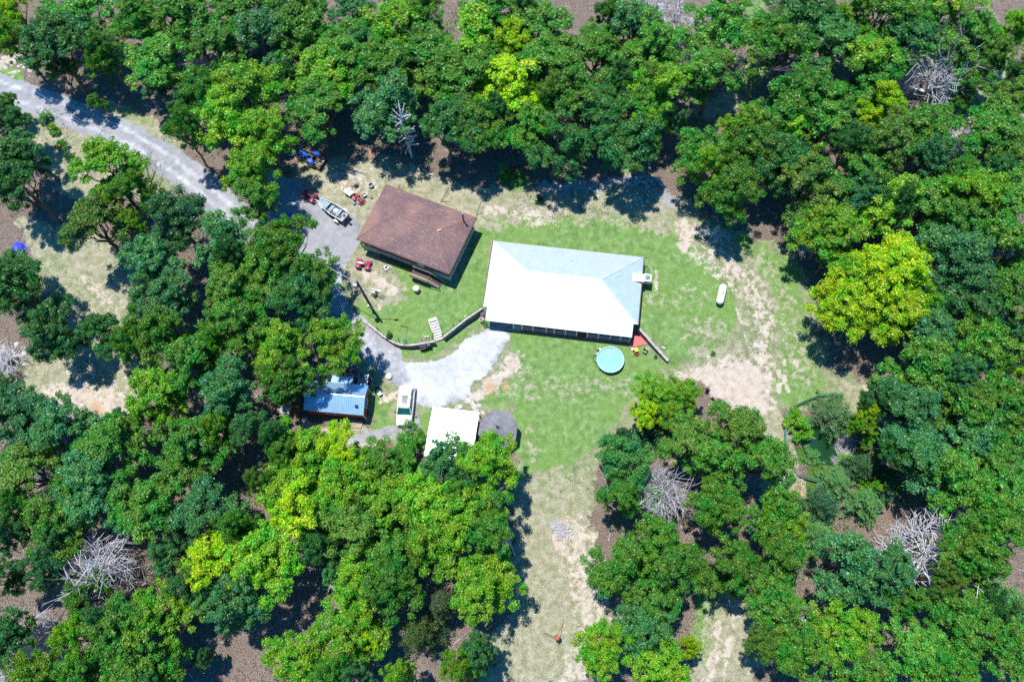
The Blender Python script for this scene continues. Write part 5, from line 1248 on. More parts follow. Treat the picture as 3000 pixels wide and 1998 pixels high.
# bush: leafy to the ground
for k in range(3):
    R = np.random.default_rng(300+k); lobes = []; paths = []
    for i in range(9):
        a = 2*pi*i/9+R.random()*.5; rr = R.uniform(.6, 1.35) if i < 7 else .2
        c = np.array([rr*cos(a), rr*sin(a), R.uniform(.6, 1.3) if i < 7 else 1.8]); r = R.uniform(.5, .8); lobes.append((c, (r, r, r*.8)))
        paths.append((bent(R, (0, 0, -.1), c, 5, .2), np.linspace(.06, .015, 5), 5))
    C, N_ = crown_points(R, lobes, 9, .32, 90, up=.25)
    v, q = leaf_quads(R, C, N_, .15); tv, tq = tube_arrays(paths)
    register('bush', mesh_with('crown', v, q, 'leaves'), mesh_with('stem', tv, tq, 'bark', True))
# feathery tree (cedar, willow): fine drooping sprays
for k in range(3):
    R = np.random.default_rng(400+k); paths = [(bent(R, (0, 0, -.3), (0, 0, 8.3), 7, .05), np.linspace(.2, .03, 7), 7)]; Cs = []; Ns = []
    for i in range(70):
        z = 1.4+7*(i/70); Lr = (3.9*(1-(z/9.6)**1.6))*R.uniform(.6, 1.1); a = R.random()*2*pi
        tip = np.array([Lr*cos(a), Lr*sin(a), z+R.uniform(.1, .9)-.12*Lr]); P = bent(R, (0, 0, z), tip, 6, .12, .08)
        paths.append((P, np.linspace(.045, .01, 6), 4))
        m = int(95+70*Lr/3); t = R.uniform(.3, 1.05, m)[:, None]
        base = np.array([0, 0, z])*(1-t)+tip*t; sp = .10+.28*np.sin(np.clip(t, 0, 1)*pi)
        off = R.normal(size=(m, 3))*sp*np.array([1, 1, .55]); Cs.append(base+off)
        nn = R.normal(0, .5, (m, 3))+[0, 0, .8]; nn /= np.linalg.norm(nn, axis=1)[:, None]; Ns.append(nn)
    v, q = leaf_quads(R, np.concatenate(Cs), np.concatenate(Ns), .26, .34); tv, tq = tube_arrays(paths)
    register('feather', mesh_with('crown', v, q, 'leaves'), mesh_with('trunk', tv, tq, 'bark', True))
# bare trees
def bare(R, H, r0, levels, nch, spread, ratio, trunk_frac, twist=.25, droop=0.0, start=None, dirs=None, minr=.012):
    paths = []
    def grow(p, d, L, r, lev):
        k = 14 if lev == 0 else 5; pts = [p]; dd = d.copy()
        for _ in range(k-1):
            dd = dd+R.normal(0, twist, 3)*(.45 if lev else .22); dd[2] -= droop*(lev > 0); dd /= np.linalg.norm(dd); pts.append(pts[-1]+dd*L/(k-1))
        pts = np.array(pts); rs = np.linspace(r, max(r*.5, minr*.7), k); paths.append((pts, rs, 8 if lev == 0 else 5 if lev < 3 else 3))
        if lev >= levels: return
        for i in range(nch[lev]):
            t = R.uniform(.35, 1.0) if lev else R.uniform(trunk_frac, 1.0); j = min(k-1, int(t*(k-1))); q = pts[j]
            a = R.random()*2*pi; perp = np.cross(dd, [cos(a), sin(a), .3]); perp /= np.linalg.norm(perp)+1e-9
            nd = dd*(1-spread*R.uniform(.6, 1.1))+perp*spread*R.uniform(.8, 1.3)*1.2; nd /= np.linalg.norm(nd)
            grow(q, nd, L*ratio*R.uniform(.7, 1.15), max(rs[j]*.62, minr), lev+1)
    grow(np.array([0, 0, -.3]), np.array([0, 0, 1.]) if dirs is None else np.array(dirs)/np.linalg.norm(dirs), H, r0, 0)
    return paths
for k, (a, kw, m) in enumerate((
        ('bare_wide', dict(H=4.0, r0=.22, levels=4, nch=[7, 5, 4, 3], spread=.62, ratio=.80, trunk_frac=.6, twist=.30, minr=.034), 'dead_bark'),
        ('bare_wide', dict(H=3.6, r0=.20, levels=4, nch=[8, 5, 4, 3], spread=.55, ratio=.82, trunk_frac=.55, twist=.22, minr=.028), 'dead_bark'),
        ('bare_tall', dict(H=10., r0=.20, levels=3, nch=[36, 6, 4], spread=.68, ratio=.19, trunk_frac=.25, twist=.06, droop=.05, minr=.014), 'dead_bark'),
        ('bare_big', dict(H=6.0, r0=.24, levels=3, nch=[5, 4, 3], spread=.42, ratio=.78, trunk_frac=.7, twist=.20, minr=.02), 'dark_dead_bark'),
        ('bare_twiggy', dict(H=2.2, r0=.12, levels=3, nch=[10, 9, 6], spread=.60, ratio=.85, trunk_frac=.3, twist=.16, minr=.022), 'dead_bark'),
        ('bare_branch', dict(H=2.0, r0=.07, levels=3, nch=[4, 4, 4], spread=.45, ratio=.65, trunk_frac=.3, twist=.3, minr=.022), 'dead_bark'))):
    R = np.random.default_rng(500+k); v, q = tube_arrays(bare(R, **kw)); register(a, None, mesh_with('trunk', v, q, m, True))
    if k == 1: PROTO['bare_wide'][1] = PROTO['bare_wide'][1]

COLS = {'D': (.045, .19, .034), 'T': (.062, .25, .062), 'G': (.088, .29, .028), 'L': (.17, .41, .018), 'Y': (.33, .56, .006), 'O': (.125, .27, .032), 'F': (.11, .30, .07)}
CNAME = {'D': 'dark green', 'T': 'bluish green', 'G': 'mid green', 'L': 'bright lime green', 'Y': 'yellow green', 'O': 'olive green', 'F': 'soft light green'}
TREES = """
Y 32 28 52|L 30 120 45|G 150 40 62|G 255 50 62|D 215 150 62|G 300 165 50|D 115 185 52|G 180 225 38 7|G 415 50 68|G 505 35 68|G 590 30 60|G 440 150 62|G 505 140 60
G 465 215 50|T 468 262 32 5|G 560 110 48|G 645 115 52|G 690 40 62|G 655 185 52|T 735 105 58|G 585 265 60|L 690 250 52|D 540 300 42|G 535 385 52|L 640 310 58|L 725 320 66|L 665 385 66|L 750 400 72|L 690 480 62|L 755 480 60|G 725 560 52|L 780 535 42|L 815 415 36|G 750 610 34|G 288 303 24 5
G 800 35 62|D 865 60 55|G 930 25 58|T 805 145 55|T 795 220 58|G 880 120 40|D 855 235 34|G 965 90 58|T 1030 55 55|L 1110 45 62|L 1185 95 60|G 1262 55 66|L 1340 50 62|G 1430 55 68|G 1045 140 55|L 965 180 60|G 1035 215 55|T 1085 160 48|L 975 265 56|T 1085 255 40|G 1015 320 52|T 1085 310 32|G 905 300 34|G 955 345 42|T 1095 365 42|G 1140 140 62|G 1215 150 68|L 1300 140 60|G 1245 215 58|G 1330 210 62|G 1150 215 45
G 1310 285 66|G 1370 330 66|D 1285 360 52|D 1340 410 66|G 1390 400 46|D 1300 440 42|G 1415 250 58|G 1465 190 54|Y 1500 150 46|Y 1500 235 50|Y 1478 310 46|L 1410 150 60|G 1470 80 55|D 1440 345 45|T 1165 300 32|D 1165 380 40
G 1600 45 74|G 1650 105 60|D 1520 50 48|Y 1530 120 40|G 1565 120 56|G 1540 200 46|L 1550 285 36|Y 1528 310 40|G 1600 200 58|G 1660 210 50|O 1620 290 52|G 1565 345 42|G 1560 410 46|D 1620 380 54|D 1590 450 46|G 1710 165 52|G 1730 255 62|G 1775 195 56|G 1690 330 52|D 1660 440 42
G 1800 70 46|T 1865 90 58|T 1830 150 48|G 1920 60 40|G 1985 110 44|G 2075 25 48|G 2115 85 66|G 2145 145 56|G 2085 200 64|G 2000 190 64|L 1950 235 60|G 2040 270 58|L 1965 310 60|G 1890 195 48|O 1905 260 50|G 1865 310 50|D 1835 250 46|G 1845 350 46|L 1885 370 56|D 1915 410 56|D 1840 410 55|D 1770 330 54|D 1760 400 55|T 1975 365 36|G 2100 290 44|D 1700 420 46|G 1790 280 45
G 2110 430 72|L 2080 500 55|L 2175 395 62|G 2230 365 60|G 2165 480 66|G 2220 440 60|G 2130 560 66|G 2050 470 45|G 2200 550 62|D 2240 500 50|G 2190 620 44
D 2320 35 62|D 2385 55 52|G 2325 115 60|G 2290 165 48|D 2400 130 54|L 2475 60 55|G 2545 30 60|D 2480 120 58|G 2610 40 55|L 2740 30 60|L 2830 22 64|G 2700 80 55|G 2785 90 50|G 2855 85 45|D 2640 100 60|D 2570 130 58|D 2520 165 50
L 2490 195 46|L 2575 210 44|G 2345 240 66|G 2405 230 56|G 2290 320 66|G 2375 305 62|G 2440 265 55|G 2485 300 62|Y 2560 310 44|G 2570 245 50|Y 2535 345 38|G 2440 360 55|L 2310 395 60|G 2385 400 58|O 2595 395 64|O 2545 450 58|G 2650 360 44|G 2725 345 58|T 2725 440 52|G 2670 460 48|G 2865 440 66|O 2950 440 66|G 2925 370 58|G 2860 195 36|O 2905 175 50|L 2965 115 44|O 2965 290 55|D 3000 210 50|G 2820 270 42|D 2480 430 50|D 2300 455 55|G 2790 505 45
G 2270 560 50|O 2335 550 58|O 2395 505 60|O 2365 610 50|G 2445 520 55|T 2490 550 56|G 2560 550 62|L 2625 500 46|D 2600 600 46|L 2650 590 50|G 2745 580 56|L 2800 590 46|G 2690 640 46|L 2572 628 28|L 2530 632 24|D 2900 530 58|G 2960 570 60|L 2870 555 42|G 2840 620 48
L 2400 650 52|L 2455 655 50|L 2395 712 48|L 2450 715 52|G 2425 755 40
Y 2655 755 72|Y 2585 790 60|Y 2690 815 56|Y 2540 835 70|Y 2615 845 72|Y 2495 890 62|Y 2440 885 58|Y 2560 905 55|Y 2420 930 36|Y 2630 920 42|L 2480 830 52|L 2670 870 50
G 2765 645 56|G 2835 665 60|T 2875 725 68|T 2785 730 62|T 2835 800 72|T 2770 810 58|G 2910 785 60|G 2965 700 60|G 2940 625 56|D 2790 870 55|G 2965 850 60|G 2900 870 56|G 2945 935 52|D 2860 940 50|T 2690 985 48|T 2765 975 46|G 2830 990 52|G 2985 770 50
G 2655 1040 52|G 2730 1060 64|G 2820 1045 66|G 2905 1040 60|T 2975 1015 55|Y 2992 1110 34|D 2585 1120 34|D 2600 1165 36|Y 2640 1150 40|G 2700 1115 52|T 2780 1120 50|G 2765 1180 60|G 2835 1190 56|G 2920 1150 60|G 2985 1195 54|G 2945 1250 56
T 2640 1215 58|T 2710 1240 68|T 2800 1265 72|T 2885 1275 58|T 2720 1320 66|T 2830 1335 70|D 2630 1300 44|T 2645 1370 50|G 2785 1410 62|G 2720 1395 54|G 2905 1370 58|G 2965 1330 56|G 2870 1450 58|G 2965 1440 62|Y 2552 1230 34|L 2540 1275 34|D 2900 1220 45
L 2290 1530 58|T 2480 1640 66|T 2400 1640 52|G 2320 1630 38|T 2535 1690 66|T 2460 1700 50|G 2275 1725 58|L 2322 1775 32|G 2260 1800 52|L 2400 1795 46|L 2465 1840 62|L 2550 1830 56|G 2385 1870 58|G 2300 1880 56|O 2250 1900 48|G 2650 1830 58|G 2715 1880 60|G 2620 1920 60|G 2520 1960 62|G 2795 1790 54|G 2650 1745 50|O 2735 1690 46|G 2850 1650 55|G 2905 1640 60|G 2965 1590 55|G 2875 1850 60|F 2950 1840 60|F 2970 1740 52|G 2430 1960 62|G 2330 1955 58|G 2770 1950 60|G 2870 1950 58|G 2960 1950 60|D 2900 1730 50|G 2960 1520 55|T 2600 1640 40
L 1922 1152 58 7|L 1985 1158 56 7|Y 1893 1198 44 7|L 1960 1212 50 7|D 1740 1250 46|D 1770 1310 64|D 1800 1370 40|O 2030 1270 60|O 2100 1260 58|O 2160 1290 58|O 2000 1330 54|G 2080 1340 66|G 2160 1360 66|G 2230 1330 56|G 2245 1400 52|G 2140 1430 66|G 2060 1400 50|G 2215 1470 62|G 1790 1450 60|F 1850 1430 52|F 1890 1500 56|F 1990 1450 58|F 1940 1510 50
G 1790 1590 72|G 1880 1575 78|G 1960 1600 72|G 1740 1630 48|G 1830 1665 76|G 1915 1670 76|G 1985 1680 56|G 1870 1740 66|G 1940 1760 58|G 2060 1490 60|G 2130 1510 72|G 2080 1570 62|G 2200 1560 72|G 2270 1510 52|G 2240 1620 50|G 2160 1640 56|G 2060 1640 48|G 2100 1685 34|L 2300 1580 34
T 1930 1860 56|T 1860 1885 38|T 1985 1850 44|Y 2010 1905 34|L 1900 1940 66|L 1800 1950 64|L 1985 1960 58|L 1755 1910 40|L 1870 1985 55
G 830 1330 58|L 900 1275 58|L 950 1330 62|Y 985 1300 54|Y 1020 1350 54|Y 940 1385 62|L 870 1370 60|Y 850 1430 54|L 1035 1400 58|G 1085 1340 52|G 1120 1400 54|Y 980 1440 56|L 910 1470 60|L 1030 1470 56|Y 890 1525 46|L 800 1480 60|L 760 1545 56|O 765 1400 48|Y 650 1640 58|Y 600 1665 40|Y 690 1600 46|L 720 1680 50|G 1165 1370 42|L 740 1610 52|G 690 1540 48
T 1290 1345 44|T 1310 1400 52|L 1430 1325 44|L 1400 1375 52|L 1460 1375 52|L 1430 1430 52|L 1500 1400 42|Y 1175 1400 36|L 1235 1410 56|L 1270 1470 58|L 1130 1445 56|O 1000 1540 62|O 1075 1525 62|L 1150 1510 58|G 1190 1560 50|L 1290 1540 66|L 1370 1500 62|G 1440 1490 56|L 1350 1590 62|L 1280 1620 52|G 1430 1570 56|L 1410 1650 62|L 1470 1710 66|L 1390 1730 58|G 1490 1620 40|G 1350 1450 50|D 950 1590 48|G 1120 1590 42
T 975 1685 38|L 1030 1690 56|G 1100 1670 62|G 1160 1720 56|L 1040 1760 64|G 1110 1770 60|L 1090 1835 50|Y 1075 1870 42|L 970 1880 52|L 885 1905 50|L 865 1960 38|L 1010 1930 52|T 1050 1985 44|L 1165 1985 46|T 1410 1935 48|L 1345 1980 46|G 955 1960 50
T 40 1570 50|G 110 1530 50|G 165 1600 55|T 130 1680 50|T 200 1550 46|T 330 1510 58|G 440 1530 52|T 620 1500 50|T 650 1560 42|T 500 1620 52|G 270 1745 56|G 440 1775 62|L 520 1800 58|L 470 1860 55|T 555 1720 50|T 700 1770 46|G 610 1780 40|G 345 1830 66|T 300 1800 44|G 420 1900 58|L 280 1895 54|L 160 1945 60|L 100 1985 46|G 230 1965 56|G 380 1970 54|T 470 1965 50|T 590 1910 26 6|D 25 1800 46|D 45 1870 44|D 20 1690 48|T 660 1700 44
T 30 1120 36|T 45 1215 58|T 105 1235 54|T 205 1235 56|T 190 1300 46|T 25 1295 48|D 110 1295 42|O 50 1395 50|O 115 1370 34|O 85 1455 56|G 30 1500 45
G 290 1300 66|G 355 1330 66|T 250 1370 64|T 310 1400 68|G 400 1350 62|G 440 1420 62|T 350 1470 62|G 220 1440 54|G 490 1340 54|G 540 1370 50|G 500 1430 46|T 270 1480 50|G 600 1310 42|T 660 1460 52|G 420 1490 50|G 150 1500 45
G 400 1030 54|L 430 1100 58|L 500 1110 60|G 560 1050 58|L 400 1165 46|L 515 1190 48|O 430 1235 42|T 370 1245 36|G 625 1060 58|T 625 1150 58|T 700 1190 62|T 640 1225 56|L 650 1270 46|T 730 1260 54|G 560 1120 46|D 790 1270 46|T 710 1110 50
T 25 530 58|D 55 420 60|T 35 365 52|D 100 460 56|D 85 540 60|G 12 305 32|D 30 600 48|D 130 510 40
T 25 770 50|D 60 820 56|D 125 870 62|D 170 920 58|D 60 900 56|D 115 960 56|D 210 960 52|D 265 990 42|D 320 975 34|T 30 850 50
L 300 495 48|L 365 520 52|L 310 560 50|G 370 590 44|O 285 640 34|O 335 660 44|O 225 655 38|O 310 720 42|L 400 660 36|G 420 560 32
T 520 600 58|T 575 650 60|T 495 670 60|T 640 690 60|T 570 730 64|T 450 740 58|T 510 780 62|T 690 680 46|T 640 760 56|T 415 810 46|T 480 850 54|T 555 850 54|D 700 750 50
G 755 760 58|G 820 720 52|G 880 760 56|G 790 820 60|G 860 830 58|G 920 820 52|D 900 890 54|D 950 900 40|D 830 900 56|O 630 830 54|O 680 860 48|G 730 900 56|G 660 930 54|G 440 930 54|G 500 920 54|G 560 960 56|L 620 980 50|G 680 990 54|G 500 1000 50|G 740 1000 50
L 800 975 56|L 860 1000 52|L 930 975 52|L 985 965 32|L 880 1050 56 14|L 815 1050 56 14|L 905 1000 50 14|G 770 1100 46|L 945 1040 34 13|G 850 1120 34
"""
def P_zone(x, y):
    if y < 520:
        if x < 540: return 'in the woods left above the gravel road'
        if x < 950 and y > 230: return 'between the gravel road and blue tractor'
        if x < 1180 and y > 230: return 'right of the tractor behind the brown house'
        if x < 1180: return 'at the top edge above the tractor'
        if x < 1500: return ('at the top edge' if y < 180 else 'in the woods')+' behind the brown roof'
        if x < 1800: return ('at the top edge' if y < 180 else 'in the woods')+' behind the white roof'
        if x < 2160: return ('at the top edge' if y < 200 else 'left')+' of the clearing with the dark dead tree' if y >= 200 else 'at the top edge left of the dark dead tree'
        if x < 2620: return ('at the top edge' if y < 190 else 'below')+' right of the dark dead tree' if y < 190 else 'right of the dark dead tree'
        return 'in the top right corner' if y < 250 else 'right of the leaning dead trees'
    if x > 2240 and y < 640: return 'upper right of the round lawn'
    if x > 2240 and x < 2730 and y < 1000: return 'at the right edge of the round lawn'
    if x > 2240 and y < 1000: return 'at the right frame edge beside the round lawn'
    if x > 2500 and y < 1200: return 'upper right of the fenced pond'
    if x > 2500 and y < 1500: return 'right of the fenced pond'
    if x > 2240 and y > 1480: return ('below the spreading white dead tree' if y > 1740 else 'around the spreading white dead tree')
    if x > 1690 and y > 1830: return 'at the bottom edge between both tracks'
    if x > 1690 and y > 1530: return 'in the oak stand between both tracks'
    if x > 1690 and y > 1000: return 'in the grove below the pool'
    if x > 1500: return 'beside the dead tree at the lawn'
    if x < 380 and y < 620: return 'at the left edge beside the gravel road'
    if x < 380 and y < 1010: return 'at the left edge of the dry clearing'
    if x < 250 and y < 1500: return 'at the left edge below the rocky clearing'
    if x < 740 and y > 1480: return 'in the bottom left woods'
    if x < 620 and y > 1260: return 'below the rocky clearing'
    if x < 740 and y < 900: return 'between the dry clearing and gravel road'
    if x < 740: return 'left of the red shed'
    if y < 1150: return 'above the red shed along the drive'
    if y < 1500: return ('below the red shed' if x < 1150 else 'below the garage')
    if y < 1650: return 'lower middle below the garage'
    return 'at the bottom middle edge'
ORD = 'first second third fourth fifth sixth seventh eighth ninth tenth eleventh twelfth thirteenth fourteenth fifteenth sixteenth seventeenth eighteenth'.split()
ent = []
for ln in TREES.strip().split('\n'):
    for t in ln.split('|'):
        f = t.split(); ent.append([f[0]]+[float(a) for a in f[1:]])
# extra crowns around the rim so the wood carries on past the frame
trng = np.random.default_rng(11)
def merge(ent, cap=292):
    """closely overlapping crowns of one colour are really one tree: join the closest pairs"""
    ent = [list(e)+([0] if len(e) == 4 else []) for e in ent]
    while len(ent) > cap:
        P = np.array([[e[1], e[2], e[3]] for e in ent]); cc = np.array([ord(e[0]) for e in ent])
        d = np.hypot(P[:, 0][:, None]-P[:, 0], P[:, 1][:, None]-P[:, 1])/(P[:, 2][:, None]+P[:, 2])+np.maximum(0, (P[:, 2][:, None]+P[:, 2]-120)/90)
        d = d+(cc[:, None] != cc)*9+np.eye(len(ent))*99+(np.array([e[4] for e in ent])[:, None] > 0)*9
        i, j = np.unravel_index(np.argmin(d), d.shape); a, b = ent[i], ent[j]
        dd = hypot(a[1]-b[1], a[2]-b[2])
        n_ = [a[0], (a[1]+b[1])/2, (a[2]+b[2])/2, min(88, .5*dd+.5*(a[3]+b[3])*.92), 0]
        ent = [e for k, e in enumerate(ent) if k not in (i, j)]+[n_]
    return ent
raw_n = len(ent)
ent = merge(ent)
zone_groups = {}
for e in ent: zone_groups.setdefault((P_zone(e[1], e[2]), e[0]), []).append(e)
def lin(c, j): return tuple(max(.004, x*(1+j)) for x in c)
def plant(kind, idx, base, sc, rz, colour, name, label, cat, group=None, lean=None):
    cr, tr_, _ = PROTO[kind][idx % len(PROTO[kind])]
    r = bpy.data.objects.new(name, None); col.objects.link(r); r.empty_display_size = .2
    r.location = tuple(map(float, base)); r.scale = sc
    r.rotation_euler = (lean[0] if lean else 0, lean[1] if lean else 0, rz)
    tag(r, label, cat, group)
    o = bpy.data.objects.new('trunk' if kind != 'bush' else 'stem', tr_); col.objects.link(o); o.parent = r
    if cr is not None:
        o = bpy.data.objects.new('crown' if kind != 'bush' else 'foliage', cr); col.objects.link(o); o.parent = r; o.color = (*colour, 1)
    return r
for (zone, c), es in zone_groups.items():
    es.sort(key=lambda e: e[1]+.002*e[2]); n_ = len(es)
    for i, e in enumerate(es):
        x, y, rp = e[1], e[2], e[3]; h = e[4] or (6.0 if rp < 34 else 8.5 if rp < 44 else trng.uniform(10.3, 12.8))
        if c == 'F': h = 5.5
        kind = 'feather' if c == 'F' else 'broad'; top = 11.0 if kind == 'broad' else 8.5
        g = at(x, y, h*.62); z = g[2]
        R_m = rp*mpp(x, y, z+h*.62); s = R_m/(3.15 if (y < 330 or (y > 1430 and x < 1450) or x > 2380 or (x < 720 and y > 1230)) else 3.6)
        size = 'small ' if rp < 42 else 'large ' if rp > 68 else ''
        if n_ == 1: lab = '%s%s tree %s' % (size, CNAME[c], zone)
        else: lab = '%s%s tree %s, %s %s one from left' % (size, CNAME[c], zone, ORD[i] if i < len(ORD) else 'last', CNAME[c].split()[0])
        w = lab.split()
        if len(w) > 16: lab = lab.replace(' one from left', ' from left'); w = lab.split()
        while len(lab.split()) > 16 and ' the ' in lab: lab = lab.replace(' the ', ' ', 1)
        sz = h/top
        lx = trng.normal(0, .05); ly = trng.normal(0, .05)
        col_ = lin(COLS[c], trng.normal(0, .12))
        if c == 'G' and trng.random() < .3: col_ = lin((.085, .25, .02), trng.normal(0, .1))
        plant(kind, int(trng.integers(0, 9)), g, (s*trng.uniform(.93, 1.08), s*trng.uniform(.93, 1.08), sz), trng.random()*6.28, col_, 'broadleaf_tree' if kind == 'broad' else 'feathery_tree', lab, 'tree', 'trees of the surrounding woods', (lx, ly))
# special trees and bushes
def special(kind, idx, px, py, rp, h, c, name, label, cat='tree', full_h=None):
    g = at(px, py, h*.55); R_m = rp*mpp(px, py, g[2]+h*.5); base_r = {'broad': 3.75, 'bush': 1.75, 'feather': 3.4}[kind]; base_h = {'broad': 11., 'bush': 2.5, 'feather': 8.5}[kind]
    return plant(kind, idx, g, (R_m/base_r, R_m/base_r, h/base_h), idx*1.7, COLS[c] if isinstance(c, str) else c, name, label, cat)
special('bush', 0, 1203, 1302, 60, 3.2, 'G', 'round_bush', 'dense round green bush covering the front of the white car', 'bush')
special('bush', 1, 1200, 1365, 48, 3.0, 'G', 'round_bush', 'smaller green bush just below the bush at the car', 'bush')
special('bush', 2, 1905, 1262, 66, 3.4, (.02, .10, .03), 'vine_thicket', 'dark green leafy thicket directly below the lime green tree', 'bush')
special('bush', 1, 1850, 1290, 48, 3.0, (.02, .10, .03), 'vine_thicket', 'dark vine covered bush left under the lime green tree', 'bush')
special('bush', 0, 1415, 1945, 52, 3.0, 'T', 'round_bush', 'round bluish green bush at the bottom edge of the dry clearing', 'bush')
special('feather', 0, 1235, 1860, 74, 7.5, (.065, .13, .025), 'cedar_tree', 'feathery olive cedar at the bottom between broadleaf trees, lower one', 'tree')
special('feather', 1, 1295, 1775, 60, 7.5, (.08, .14, .05), 'cedar_tree', 'feathery grey green cedar just above right of the olive cedar', 'tree')
special('feather', 2, 2440, 1215, 76, 3.4, (.075, .19, .05), 'feathery_thicket', 'wide feathery light green thicket inside the pond fence', 'bush')
special('bush', 1, 2345, 1245, 44, 2.4, 'L', 'lime_bush', 'bright lime bush at the left inside the pond fence', 'bush')
special('bush', 0, 2330, 1215, 26, 2.0, 'L', 'lime_bush', 'small lime bush inside the upper left pond fence', 'bush')
for k, (x, y, rp, h, c, lab) in enumerate(((2530, 1370, 66, 4, (.03, .13, .03), 'green feathery thicket below the pond, uppermost'), (2600, 1420, 58, 4, (.035, .15, .035), 'green feathery thicket below the pond, rightmost'), (2450, 1410, 56, 3.5, 'F', 'light green thicket at the lower fence end'), (2410, 1480, 60, 4, (.03, .14, .05), 'bluish feathery thicket below the fence end'), (2530, 1470, 66, 4, 'F', 'light feathery thicket above the spreading dead tree'), (2330, 1480, 40, 3, (.03, .13, .03), 'small dark thicket beside the narrow track'), (2390, 1560, 50, 3, 'F', 'low pale green thicket left of the spreading dead tree'), (2560, 1420, 34, 3.6, 'L', 'lime topped thicket below the pond'), (2480, 1350, 34, 2, 'L', 'low lime thicket at the lower pond bank'))):
    special('feather' if k != 7 else 'bush', k, x, y, rp, h, c, 'feathery_thicket', lab, 'bush')
special('bush', 2, 2375, 1335, 30, 1.2, 'F', 'bank_bush', 'low bush on the left pond bank', 'bush')
special('bush', 1, 905, 245, 26, 2.0, 'G', 'bank_bush', 'small green bush in the gap left above the tractor', 'bush')
special('bush', 0, 1483, 517, 22, 1.6, 'G', 'bank_bush', 'green bush in the shade behind the white roof, left one', 'bush')
special('bush', 1, 1518, 512, 26, 1.6, 'F', 'bank_bush', 'lighter green bush in the shade behind the white roof', 'bush')
special('bush', 2, 1578, 585, 13, .9, (.02, .09, .03), 'bank_bush', 'small dark round shrub on the grass bank behind white roof', 'bush')
special('bush', 2, 2089, 1034, 8, .5, 'G', 'grass_tuft', 'lone green tuft on the lawn near the bare soil', 'plant')
special('bush', 0, 2073, 1145, 9, .6, (.04, .02, .09), 'purple_shrub', 'tiny purple shrub right of the lime green tree', 'plant')
special('bush', 1, 2089, 1168, 6, .4, (.04, .02, .07), 'purple_shrub', 'tinier purple shrub lower right of the first purple shrub', 'plant')
special('bush', 0, 1882, 1045, 7, .5, 'T', 'garden_plant', 'small potted plant at the foot of sloping wall', 'plant').location = tuple(at(1921, 1047))
special('bush', 0, 1140, 983, 12, .9, 'D', 'garden_plant', 'dark thorny rose shrub behind the curved wall', 'plant')
special('bush', 1, 1068, 712, 13, 1.2, 'F', 'garden_plant', 'leafy plant under the brown roof left bottom corner', 'plant')
special('bush', 1, 1425, 948, 13, .5, 'G', 'garden_plant', 'low green patch of leaves at the porch left corner', 'plant')
for k, (x, y, rp) in enumerate(((130, 345, 24), (155, 375, 20), (178, 425, 20), (200, 460, 18))):
    special('bush', k, x, y, rp, 1.4, ['F', 'L', 'G', 'D'][k], 'roadside_bush', ['pale bush', 'lime bush', 'mid green bush', 'dark bush'][k]+' in the row on the verge left of the road', 'bush')
# dead trees
def dead(kind, idx, b, h_scale, w_scale, rz, lean, name, label, m=None):
    g = at(*b); r = plant(kind, idx, g, (w_scale, w_scale, h_scale), rz, (1, 1, 1), name, label, 'dead tree', None, lean)
    return r
dead('bare_tall', 0, (1207, 462), 1.15, .8, 0.4, (.04, -.02), 'dead_tree', 'tall straight grey dead tree with fine drooping twigs behind brown house')
dead('bare_big', 0, (2186, 318), 1.05, 1.0, 2.2, (-.1, .18), 'dead_tree', 'tall dark leafless tree standing alone in the upper clearing')
dead('bare_big', 0, (2660, 330), 1.2, 1.2, 0.3, (-.18, .42), 'dead_tree', 'long leaning dark dead tree reaching to the top right corner')
dead('bare_wide', 0, (2690, 320), 1.4, 1.1, 1.0, (-.1, .1), 'dead_tree', 'pale branching dead tree in front of the long leaning one')
dead('bare_twiggy', 0, (2780, 470), 1.5, 1.0, .5, (-.2, .55), 'dead_tree', 'small spiky dead tree below the leaning dead trees')
dead('bare_wide', 1, (1935, 140), 1.3, 1.1, 2.0, (.1, .35), 'dead_tree', 'pale leafless tree at the top edge above the white roof')
dead('bare_wide', 0, (2650, 1640), 1.35, 1.25, 3.9, (0, 0), 'dead_tree', 'spreading white leafless tree in the lower right woods')
dead('bare_wide', 1, (355, 1680), 1.3, 1.2, .6, (0, -.15), 'dead_tree', 'spreading grey leafless tree in the lower left woods')
dead('bare_twiggy', 0, (350, 1650), 1.5, 1.25, 2.6, (0, 0), 'dead_tree', 'fine twigged bare tree inside the spreading grey one')
dead('bare_twiggy', 0, (165, 1865), 1.3, 1.2, .6, (.2, -.3), 'dead_tree', 'bare twiggy tree near the bottom left corner')
dead('bare_wide', 1, (40, 1925), .6, .7, 1.6, (0, -.3), 'dead_tree', 'leafless branches at the bottom left corner')
dead('bare_twiggy', 0, (1930, 1470), 1.7, 1.15, 1.1, (0, 0), 'dead_tree', 'pale spiky dead treetop in the grove below the pool')
dead('bare_wide', 0, (1930, 1460), 1.25, .8, 4.4, (0, .05), 'dead_tree', 'pale forked dead tree beside the spiky one below the pool')
dead('bare_twiggy', 0, (1213, 1520), 2.0, .6, 2.2, (0, -.1), 'dead_tree', 'narrow grey dead tree among lime crowns below the garage')
dead('bare_branch', 0, (1000, 1665), 1.3, 1.3, .2, (.9, 0), 'dead_branch', 'pale dead branch below the olive crowns, lower middle')
dead('bare_branch', 0, (1508, 1625), 1.3, 1.3, 2.2, (0, 1.1), 'dead_branch', 'bleached twiggy branch at the left edge of dry clearing')
dead('bare_twiggy', 0, (2860, 1560), 1.0, 1.2, 1.3, (0, .6), 'dead_tree', 'brown twiggy fallen crown right of the spreading white tree')
dead('bare_branch', 0, (1660, 215), 3.0, 2.2, .9, (0, 0), 'dead_tree', 'pale dead treetop in woods behind the white roof, upper')
